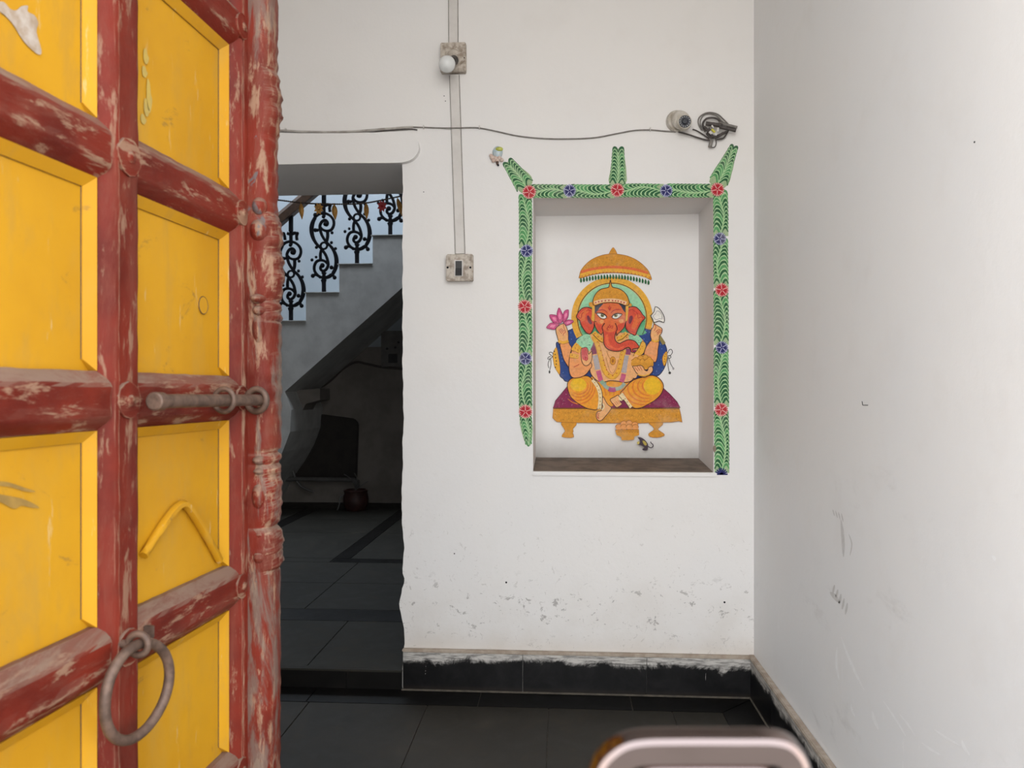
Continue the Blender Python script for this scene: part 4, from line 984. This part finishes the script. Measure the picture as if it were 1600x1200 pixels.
a.line(FD((335, 300), (400, 460), (445, 620), (490, 800), (545, 960), (610, 1040), (690, 1070), (760, 1020), (810, 920), (840, 780), (870, 650), (900, 560)), 4.6, GOLD2)
for p in FD((400, 410), (430, 485), (460, 575), (495, 660), (515, 755), (540, 850), (570, 935), (612, 1020), (690, 1045), (762, 1000), (800, 915), (820, 825), (835, 740), (855, 655), (880, 590)): a.dot(p[0], p[1], .9, CRIM, n=6)
a.line(FD((575, 580), (605, 670), (640, 730)), .6, DGOLD); a.line(FD((560, 700), (600, 850), (650, 980), (700, 990), (750, 900), (790, 740)), .5, DGOLD)
a.dot(*FD((690, 765))[0], 4.8, GOLD, 6.8, 16); a.line([(957.5+4.4*math.cos(t_*.6), 563.7+6.4*math.sin(t_*.6)) for t_ in range(11)], .6, DGOLD, 2); a.dot(957.5, 563.7, 2, DGOLD, 3)
a.line(FD((325, 235), (385, 300), (440, 350), (510, 390)), 6.5, GOLD2); a.line(FD((320, 270), (380, 335), (440, 390), (505, 425)), .8, INK)
a.line(FD((760, 360), (860, 330), (960, 250)), 6.5, GOLD2); a.line(FD((780, 385), (870, 355), (975, 260)), .8, INK)
for p in FD((355, 258), (415, 315), (478, 355), (775, 338), (852, 305), (908, 262), (950, 325)): a.dot(p[0], p[1], .9, CRIM, n=6)
a.build('torso', pt, label='chest with gold necklaces and a flower garland')
# blessing arm
a = Art(PN)
limb(a, [(904, 535), (896, 543), (892, 552), (889.5, 562), (889, 574), (890.5, 584), (895, 590), (904, 590), (914, 586), (921, 578), (925, 570), (918, 560), (916, 545)], SKIN)
a.fill([(893, 546), (898, 537), (904, 534), (909, 542), (905, 551), (898, 548)], GOLD2); a.line([(892, 548), (898, 549), (904, 552)], .6, DGOLD)
for p in ((901, 538.5), (899, 544), (903, 547)): a.dot(p[0], p[1], .8, CRIM, n=6)
a.line([(890.5, 555), (897, 556), (904, 558)], 5.2, GOLD2, 2); a.line([(891, 559), (897, 560), (903, 560)], .5, DGOLD, 2)
for p in ((894, 555), (901, 557)): a.dot(p[0], p[1], .8, CRIM, n=6)
G_ = [(900, 534), (906, 527), (914, 522.5), (921, 523), (924, 530), (927, 536), (923, 545), (921, 549), (917, 543), (909, 543), (904, 538)]
a.fill(G_, GRN2)
random.seed(4)
for i in range(34): a.dot(random.uniform(903, 923), random.uniform(525, 542), .55, DGRN, n=5, nl=False)
a.line(FH_((565, 735), (610, 715), (650, 690)), .7, CRIM); a.line([(901, 572), (907, 570), (911, 566)], .01, INK)
Hn = FD((95, 560), (115, 530), (135, 525), (160, 515), (190, 515), (212, 530), (222, 570), (235, 640), (270, 610), (300, 590), (302, 660), (295, 740), (270, 800), (220, 850), (160, 850), (120, 800), (98, 720))
limb(a, Hn, SKIN2); a.fill(FD((105, 560), (130, 530), (190, 520), (210, 560), (222, 640), (225, 720), (180, 760), (130, 740), (105, 680)), pig(205, 95, 95))
for x in (125, 155, 185): a.line(FD((x, 535), (x+4, 600), (x+6, 655)), .6, CRIM, 2)
a.line(FD((165, 690), (195, 720)), 1.0, CRIM, 0); a.line(FD((195, 690), (168, 735), (190, 765), (222, 735), (215, 705)), .8, CRIM, 1)
a.build('blessing_arm', pt, label='lower arm raised with an open pink palm')
# sweets arm
a = Art(PN)
a.fill([(983, 524), (990, 522), (999, 526), (1003.5, 532), (1000, 541), (996, 538), (992, 532), (984, 531)], GRN2)
for i in range(30): 
    t_ = random.random(); a.dot(984+t_*18+random.uniform(-2, 2), 526+t_*10+random.uniform(-2.5, 2), .55, DGRN, n=5, nl=False)
limb(a, FD((1190, 490), (1240, 400), (1290, 420), (1312, 480), (1290, 560), (1250, 640), (1150, 690), (1060, 720), (1100, 620), (1150, 560)), GOLD2, .6)
for p in FD((1240, 495), (1205, 545), (1180, 600), (1135, 655), (1100, 690)): a.dot(p[0], p[1], .7, CRIM, n=6)
a.fill([(985, 558), (993, 556), (990, 553), (998, 556), (1000, 565), (994, 590), (985, 585), (984, 570)], SKIN2)
Q_ = FD((1035, 850), (1040, 780), (1080, 735), (1150, 690), (1240, 660), (1320, 650), (1390, 700), (1440, 750), (1450, 850), (1400, 890), (1300, 930), (1240, 880), (1100, 860)); a.fill(Q_, GOLD)
for x, y in ((1210, 700), (1300, 690), (1080, 770), (1165, 765), (1245, 765), (1330, 770), (1410, 775), (1120, 740), (1375, 735)):
    px, py = FD((x, y))[0]; a.dot(px, py, 3.4, pig(214, 150, 50), 3.2, 14); a.line([(px+3.4*math.cos(t_), py+3.2*math.sin(t_)) for t_ in [PI+i*PI/8 for i in range(9)]], .65, DGOLD, 1)
limb(a, FD((1060, 868), (1130, 862), (1210, 850), (1260, 880), (1290, 940), (1340, 950), (1360, 890), (1420, 868), (1440, 900), (1440, 950), (1395, 1010), (1300, 1070), (1200, 1060), (1150, 1010), (1110, 960), (1085, 910)), SKIN2)
for p in (((1100, 885), (1165, 960)), ((1145, 870), (1200, 950)), ((1190, 860), (1240, 945))): a.line(FD(*p), .6, CRIM, 0)
a.line(FD((1155, 1020), (1260, 1045), (1380, 1015)), 1.4, GOLD2); a.line(FD((1150, 1035), (1260, 1062), (1385, 1030)), .5, INK)
a.build('sweets_arm', pt, label='hand holding a heap of golden sweets')
# ears, head, trunk, crown
a = Art(PN)
EL = FC((8, 905), (45, 815), (110, 745), (190, 720), (255, 732), (318, 780), (345, 900), (345, 1010), (330, 1110), (285, 1200), (245, 1222), (200, 1200), (150, 1140), (95, 1050), (70, 970))
limb(a, EL, RED, 1.0); a.fill(FC((60, 880), (130, 790), (200, 760), (240, 800), (180, 860), (170, 960), (110, 980)), ORG); a.line(FC((45, 905), (95, 925), (105, 860), (140, 815)), .8, CRIM); a.line(FC((190, 790), (240, 775), (285, 795)), .8, CRIM)
a.fill(FC((205, 890), (240, 880), (275, 950), (300, 1020), (270, 1040), (225, 990)), pig(110, 40, 60))
a.build('ear', pt); a = Art(PN)
ER = FC((975, 740), (1060, 708), (1130, 722), (1200, 785), (1250, 860), (1297, 920), (1240, 985), (1195, 1060), (1150, 1150), (1112, 1245), (1050, 1225), (975, 1170), (930, 1080), (950, 900))
limb(a, ER, RED, 1.0); a.fill(FC((1100, 900), (1160, 850), (1240, 920), (1170, 1020), (1110, 1130), (1040, 1110), (1080, 980)), ORG); a.line(FC((1120, 800), (1155, 850), (1165, 925), (1215, 905), (1280, 920)), .8, CRIM); a.line(FC((985, 790), (1045, 765), (1110, 800)), .8, CRIM)
a.fill(FC((1005, 900), (1050, 880), (1065, 930), (1020, 1030), (985, 1000)), pig(110, 40, 60)); a.line(FC((935, 1090), (985, 1155), (1090, 1190)), .8, CRIM)
a.build('ear', pt)
a = Art(PN)
HD = FC((352, 700), (460, 650), (640, 640), (820, 650), (930, 690), (935, 850), (930, 1000), (905, 1090), (850, 1160), (790, 1215), (755, 1260), (740, 1180), (500, 1200), (480, 1240), (420, 1180), (365, 1090), (345, 1000), (348, 850))
a.fill(HD, ORG)
a.fill(FC((372, 1010), (440, 1040), (490, 1060), (480, 1170), (470, 1200), (400, 1130)), RED); a.fill(FC((780, 1060), (850, 1020), (915, 1010), (890, 1100), (820, 1160), (775, 1150)), RED)
a.fill(FC((440, 980), (500, 950), (520, 1000), (470, 1030)), SKIN); a.fill(FC((800, 960), (880, 950), (890, 1000), (830, 1020)), SKIN)
a.fill(FC((352, 700), (430, 670), (515, 640), (480, 690), (440, 730), (415, 775), (355, 835)), HAIR); a.fill(FC((800, 650), (880, 670), (935, 695), (928, 815), (885, 775), (850, 710)), HAIR)
a.line(HD[10:], .8, INK, 3); a.line(HD[6:11], .8, INK, 3)
a.line(FC((345, 960), (350, 985), (385, 995)), .7, INK)
TR = [FC((500, 1060))[0], FC((520, 1150))[0]]
TK = FC((535, 1020), (505, 1060), (490, 1110), (510, 1190), (518, 1280), (518, 1370), (540, 1440), (590, 1500), (660, 1530), (760, 1545), (860, 1530), (930, 1490), (985, 1472), (1020, 1500), (1035, 1550), (1060, 1565), (1110, 1560), (1055, 1530), (1080, 1500), (1180, 1480), (1160, 1420), (1090, 1350), (985, 1330), (890, 1365), (820, 1398), (755, 1365), (725, 1290), (745, 1200), (772, 1130), (755, 1060), (735, 1020))
a.fill(TK, RED, 3); a.fill(FC((540, 990), (730, 990), (750, 1060), (740, 1150), (640, 1190), (530, 1150), (510, 1080)), ORG, 3)
a.fill(FC((560, 1250), (600, 1240), (620, 1380), (700, 1470), (800, 1490), (900, 1450), (840, 1500), (720, 1510), (600, 1450), (550, 1360)), pig(222, 98, 60), 3)
a.line(TK, 1.0, INK, 3)
for i in range(9): a.line(FC((760+i*36, 1405-(i*i*.4)), (770+i*37, 1470-i*6)), .3, CRIM, 0)
a.fill(FC((1055, 1535), (1110, 1520), (1130, 1535), (1090, 1565)), MAR, 2)
# eyes
for pts_, ic in ((((390, 838), (480, 838), (540, 868), (575, 905), (535, 938), (470, 928), (420, 885)), (495, 872)), (((675, 905), (712, 862), (780, 842), (862, 850), (832, 892), (780, 930), (715, 935)), (745, 872))):
    E_ = FC(*pts_); a.fill(E_, WHT); a.dot(*FC(ic)[0], 2.9, pig(120, 120, 60), 2.9, 14); a.dot(*FC(ic)[0], 1.5, BLK); a.dot(*FC((ic[0]+8, ic[1]-8))[0], .5, WHT); a.line(E_, .75, INK, 4, True)
a.line(FC((370, 832), (480, 832), (545, 862), (578, 905)), 1.2, INK); a.line(FC((672, 905), (708, 858), (780, 836), (868, 850)), 1.2, INK)
a.line(FC((372, 822), (430, 780), (500, 768), (555, 792), (588, 830)), 1.2, CRIM, taper=True); a.line(FC((652, 832), (700, 785), (770, 762), (855, 772)), 1.2, CRIM, taper=True)
for p in (((605, 712), (612, 750), (630, 765), (648, 750), (655, 712)), ((630, 690), (630, 785))): a.line(FC(*p), .8, CRIM)
# mark on the trunk
a.line(FC((568, 1120), (590, 1110), (600, 1085), (625, 1110), (615, 1085), (630, 1050), (645, 1085), (635, 1115)), .7, CRIM); a.line(FC((645, 1100), (665, 1070), (690, 1080), (680, 1110), (655, 1110)), .7, CRIM); a.line(FC((570, 1140), (600, 1150), (590, 1110)), .6, CRIM)
a.line(FC((540, 1020), (520, 1045), (505, 1070)), .8, INK); a.line(FC((738, 1020), (752, 1055), (765, 1080)), .8, INK)
a.build('head', pt, label='orange elephant face with trunk curled right')
a = Art(PN)
a.fill(FC((302, 670), (352, 680), (352, 860), (345, 985), (300, 965), (285, 930), (300, 850)), GOLD2, 2); a.line(FC((352, 690), (352, 860), (345, 985)), .5, DGOLD, 2)
a.fill(FC((930, 680), (985, 690), (975, 850), (960, 970), (925, 965), (930, 850)), GOLD2, 2); a.line(FC((930, 690), (932, 860), (925, 965)), .5, DGOLD, 2)
a.fill(FC((245, 640), (290, 625), (330, 640), (325, 690), (290, 720), (250, 690)), GOLD); a.fill(FC((960, 655), (1010, 640), (1045, 670), (1035, 705), (990, 700)), GOLD)
CR = FC((315, 650), (330, 545), (390, 445), (480, 378), (600, 352), (622, 320), (635, 260), (645, 205), (658, 260), (672, 320), (695, 348), (800, 372), (900, 432), (968, 525), (998, 655), (930, 690), (820, 650), (640, 632), (480, 650), (360, 690))
a.fill(CR, GOLD, 3); a.line(CR, .9, INK, 3, True)
random.seed(2)
for i in range(60):
    x = random.uniform(380, 920); y = random.uniform(400, 560); px, py = FC((x, y))[0]; a.line([(px, py), (px+random.uniform(-1, 1), py+random.uniform(-1, 1)), (px+random.uniform(-1, 1), py+1)], .35, random.choice((GOLD2, DGOLD)), 1, nl=False)
a.line(FC((345, 640), (480, 600), (640, 588), (800, 600), (945, 648)), 4.3, pig(224, 182, 140), 4)
for x, y in ((370, 635), (425, 618), (485, 605), (550, 598), (617, 592), (685, 595), (740, 600), (790, 605), (845, 622), (900, 635)): a.dot(*FC((x, y))[0], 1.2, CRIM, n=7)
a.build('crown', pt, label='domed gold crown')
# bowl and mouse
a = Art(PN)
for x, y in ((850, 835), (905, 830), (960, 845), (800, 868), (850, 868), (905, 868), (965, 870)):
    px, py = FB((x, y))[0]; a.dot(px, py, 5, pig(222, 150, 85), 4.6, 14); a.line([(px+5*math.cos(t_), py+4.6*math.sin(t_)) for t_ in [PI+i*PI/8 for i in range(9)]], .7, DGOLD, 1)
L_ = FB((765, 898), (880, 892), (1000, 892), (1002, 945), (955, 962), (950, 992), (890, 998), (830, 996), (825, 965), (780, 945)); a.fill(L_, GOLD, 1)
for i in range(8): px, py = FB((800+i*27, 905))[0]; a.line([(px-1.6, py), (px, py+2.4), (px+1.6, py)], .6, DGOLD, 2)
a.line(FB((765, 897), (1000, 892)), .7, DGOLD, 0)
a.build('bowl_of_sweets', pt)
a = Art(PN); K_ = pig(62, 48, 58)
a.fill(FF((372, 990), (400, 985), (435, 1000), (470, 1030), (500, 1075), (500, 1115), (488, 1148), (440, 1150), (430, 1130), (455, 1120), (430, 1095), (395, 1085), (370, 1075), (400, 1055), (395, 1020)), K_)
a.fill(FF((430, 1030), (460, 1035), (485, 1070), (470, 1090), (445, 1070)), pig(168, 150, 70)); a.fill(FF((360, 1050), (385, 1035), (395, 1060), (372, 1075)), pig(190, 170, 90))
a.line(FF((500, 1100), (535, 1118), (562, 1100), (560, 1075), (540, 1060), (532, 1040)), 1.1, K_)
a.build('mouse', pt, label='small dark mouse')

# painted leaf and flower border round the niche
bd = empty('painted_border', WP(975, 745), label='painted green leaf border with red and blue flowers framing the wall niche', cat='mural')
LG = pig(150, 184, 136); GB = pig(146, 168, 128); MG = pig(78, 140, 86); DG = pig(34, 88, 52); LT = pig(158, 196, 146)
PALE = pig(208, 160, 154); FR = pig(168, 22, 38); FB_ = pig(34, 36, 92); PALEB = pig(160, 164, 190)
def frond(p0, p1, hw, steps_, sway=.35, base=GB, side_hw=None, outline=None):
    a = Art(YB); Art.lay = .0004
    p0 = Vector(p0); p1 = Vector(p1); d = (p1-p0); L_ = d.length; d.normalize(); n_ = Vector((-d.y, d.x))
    def C(t_): return p0+d*(L_*t_)+n_*hw*sway*math.sin(t_*PI*1.15)
    hwf = side_hw or (lambda t_: hw)
    if outline: a.fill([(p[0], p[1]) for p in outline], base, 2)
    else: a.fill([tuple(p0-n_*hw-d*5), tuple(p0+n_*hw-d*5), tuple(p1+n_*hw+d*5), tuple(p1-n_*hw+d*5)], base, 0)
    Art.lay += .0001
    n = int(L_/(steps_*1.12))
    for sgn in (-1, 1):
        off = -sgn
        for i in range(-1, n):
            t_ = (i+.5)/n; c = C(t_); s_t = (c-(p0+d*(L_*t_))).dot(n_); reach = hwf(t_)-sgn*s_t
            if reach < 1.0: reach = 1.0
            lean = 7.5+reach*.45
            e_ = c+n_*sgn*reach*.97+d*(lean*.35); m1 = c+n_*sgn*reach*.35+d*lean*.75; m2 = c+n_*sgn*reach*.75+d*lean*.85
            col = random.choice((DG, DG, DG, MG))
            a.line([tuple(c), tuple(m1), tuple(m2), tuple(e_)], random.uniform(2.9, 3.7), col, 3, taper=True, nl=False)
    Art.lay += .0001
    for sgn in (-1, 1):
        for i in range(n):
            t_ = (i+.02)/n; c = C(t_); s_t = (c-(p0+d*(L_*t_))).dot(n_); reach = max(1.0, hwf(t_)-sgn*s_t); lean = 7.5+reach*.45
            e_ = c+n_*sgn*reach*.97+d*(lean*.3); m1 = c+n_*sgn*reach*.35+d*lean*.75; m2 = c+n_*sgn*reach*.75+d*lean*.85
            a.line([tuple(c), tuple(m1), tuple(m2), tuple(e_)], 1.0, LT, 3, taper=True, nl=False)
    Art.lay += .0001
    a.line([tuple(C(i/12)) for i in range(13)], 1.7, LG, 1)
    return a.build('leaf_spray', bd)
random.seed(21)
xl, xr_ = 821, 1127
for y0, y1, sw in ((383, 312, .5), (470, 400, -.5), (552, 487, .5), (635, 569, -.5)): frond((xl+.3, y0), (xl-.2, y1), 10.3, 5.2, sw)
frond((xl+5, 695), (xl+.5, 652), 9, 4.6, .3, outline=[(812, 652), (831, 652), (831, 690), (826, 697), (821, 693), (815, 675)], side_hw=lambda t_: 5+5*t_)
for y0, y1, sw in ((364, 307, .4), (445, 381, -.5), (534, 462, .5), (631, 552, -.4), (734, 649, .5)): frond((xr_+(y0-500)*.004, y0), (xr_-.5+(y1-500)*.004, y1), 11.6, 5.4, sw)
for x0, x1, y, sw in ((881, 838, 299, .3), (955, 899, 299, -.4), (1032, 973, 298, .5), (1110, 1050, 298, -.3)): frond((x0, y), (x1, y-.5), 10.6, 5.2, sw)
frond((822, 293), (797, 258), 17, 4.6, .1, outline=[(790, 254), (800, 254), (813, 261), (826, 271), (832, 280), (829, 292), (815, 302), (806, 290), (797, 272)], side_hw=lambda t_: 15-6*t_)
frond((964.5, 288), (966, 238), 12, 4.8, .1, outline=[(952, 288), (953, 270), (957, 246), (960, 234), (972, 234), (977, 252), (979, 272), (977, 288)], side_hw=lambda t_: 12-3*t_)
frond((1122, 286), (1145, 234), 14, 4.8, .1, outline=[(1108, 284), (1118, 262), (1132, 244), (1147, 229), (1147, 255), (1143, 272), (1138, 288), (1124, 296)], side_hw=lambda t_: 15-9*t_)
def flower(x, y, r, col, pale):
    a = Art(YB); Art.lay = .0009; rot = random.uniform(0, 1)
    a.dot(x, y, r*.93, pale, n=20); n = 20
    q_ = []
    for i in range(n*2):
        rr = r*(1.03 if i % 2 == 0 else .66)*random.uniform(.93, 1.05); t_ = rot+PI*i/n; q_.append((x+rr*math.cos(t_), y+rr*math.sin(t_)))
    a.fill(q_, col, 0)
    for i in range(5):
        t_ = rot+2*PI*i/5; a.line([(x+1.4*math.cos(t_), y+1.4*math.sin(t_)), (x+r*.97*math.cos(t_+.08), y+r*.97*math.sin(t_+.08))], .95, pale, 0)
    a.dot(x, y, 1.2, col, n=7); return a.build('flower', bd, label=('crimson' if col is FR else 'dark blue')+' painted flower')
for x, y, c_ in ((827, 300, 0), (964.5, 297, 0), (1121, 296, 0), (820, 479, 0), (821, 643, 0), (1128, 453, 0), (1127, 640, 0), (890, 298, 1), (1041, 298, 1), (823, 392, 1), (821, 560, 1), (1125, 373, 1), (1128, 543, 1)):
    flower(x, y, 11.2 if c_ == 0 else 10.4, (FR, FB_)[c_], (PALE, PALEB)[c_])
a = Art(YB); Art.lay = .0009
for i in range(9):
    t_ = PI+PI*i/8; a.line([(1127, 741), (1127+10*math.cos(t_), 741+10*math.sin(t_))], 1.9, FB_, 0, nl=False)
a.build('flower', bd, label='half of a dark blue painted flower')
# the paint has flaked where the niche arris was knocked
a = Art(YB); Art.lay = .0012; a.dot(1116.5, 701, 2.6, pig(120, 105, 90), 5.5, 12); a.build('bare_patch', bd)

# little moulded charm
chm = empty('moulded_charm', WP(777, 258), label='tiny blue, yellow and pink moulded charm left of the painted border', cat='ornament')
def lump(px, py, r, m, sc_=(1, .5, 1), nm='bead', off=.004):
    mb = MB(); mb.ball(WP(px, py, off), r, n=7, scale=sc_); obj(nm, mb, m, chm, smooth=60)
cB = simple('pale_blue_gloss', (.38, .50, .56), (.5, .55, .55), 80, .3); cY = simple('lime_gloss', (.52, .55, .10), None, 80, .3); cP = simple('shell_pink', (.55, .38, .32), (.62, .52, .45), 90, .4)
lump(777.5, 238, .0215, cB, (.95, .4, 1.15), 'body'); lump(780, 233, .013, cY, (1.2, .6, .7), 'cap', .009)
for x, y, r in ((769, 246, .0095), (774, 247, .009), (780, 247, .009), (784, 250, .008), (771, 251, .008), (777, 251, .008), (767, 243, .007)): lump(x, y, r, cP, (1, .7, 1), 'petal', .007)
lump(777, 254, .008, 'iron', (.7, .6, 1.3), 'stem', .008); lump(778.5, 258, .004, 'iron_dark', (1, .8, 1), 'drop', .008)


# ------------------------------------------------------------------ street side and the chrome loop by the lens
mb = MB(); mb.box((-6, -8, -.5), (6, .2, -.3)); mb.box((-.9, -.25, -.3), (.95, .2, -.012))
obj('street_step', mb, 'street', loc=(0, 0, -.5), kind='structure', label='pale street paving and doorstep behind the lens', cat='pavement')
def CP(px, py, zc): return cam2room((px-800)/1200*zc, zc)+Vector((0, 0, H+(610-py)/1200*zc))
lp = empty('chrome_loop', CP(1095, 1500, .31), label='out of focus chrome loop rail close to the lens at bottom edge', cat='rail')
ZC = .31
def loop(pts, prof, dz, nm):
    P = smooth_path([CP(x, y, ZC+dz) for x, y in pts], False, 5)
    a_, b_ = P[0].copy(), P[-1].copy(); a_.z = b_.z = -.012           # the legs stand on the doorstep
    P = [a_]+P+[b_]; back = Vector((-ST, CT, 0)); rings = []
    for i in range(len(P)):
        t_ = (P[min(i+1, len(P)-1)]-P[max(i-1, 0)]).normalized(); n2 = back.cross(t_).normalized()
        rings.append([P[i]+n2*u_*(-1)+back*v_ for u_, v_ in prof])
    mb = MB(); mb.loft(rings); obj(nm, mb, 'chrome', lp, smooth=28)
flat = [(-.0058, -.003), (-.0050, -.0042), (.0030, -.0046), (.0050, -.0034), (.0064, -.0006), (.0066, .004), (-.0058, .004)]
slope = [(-.0075, -.0060), (-.0070, -.0066), (.0028, -.0004), (.0036, .0010), (.0034, .004), (-.0075, .004)]
loop([(944, 1400), (944, 1250), (950, 1205), (972, 1180), (1000, 1170), (1060, 1168), (1150, 1168), (1205, 1169), (1228, 1178), (1242, 1205), (1246, 1250), (1246, 1400)], flat, 0, 'outer_loop')
loop([(1000, 1400), (1000, 1250), (1003, 1225), (1020, 1206), (1060, 1204), (1160, 1204), (1195, 1207), (1208, 1228), (1212, 1260), (1212, 1400)], slope, -.002, 'inner_loop')
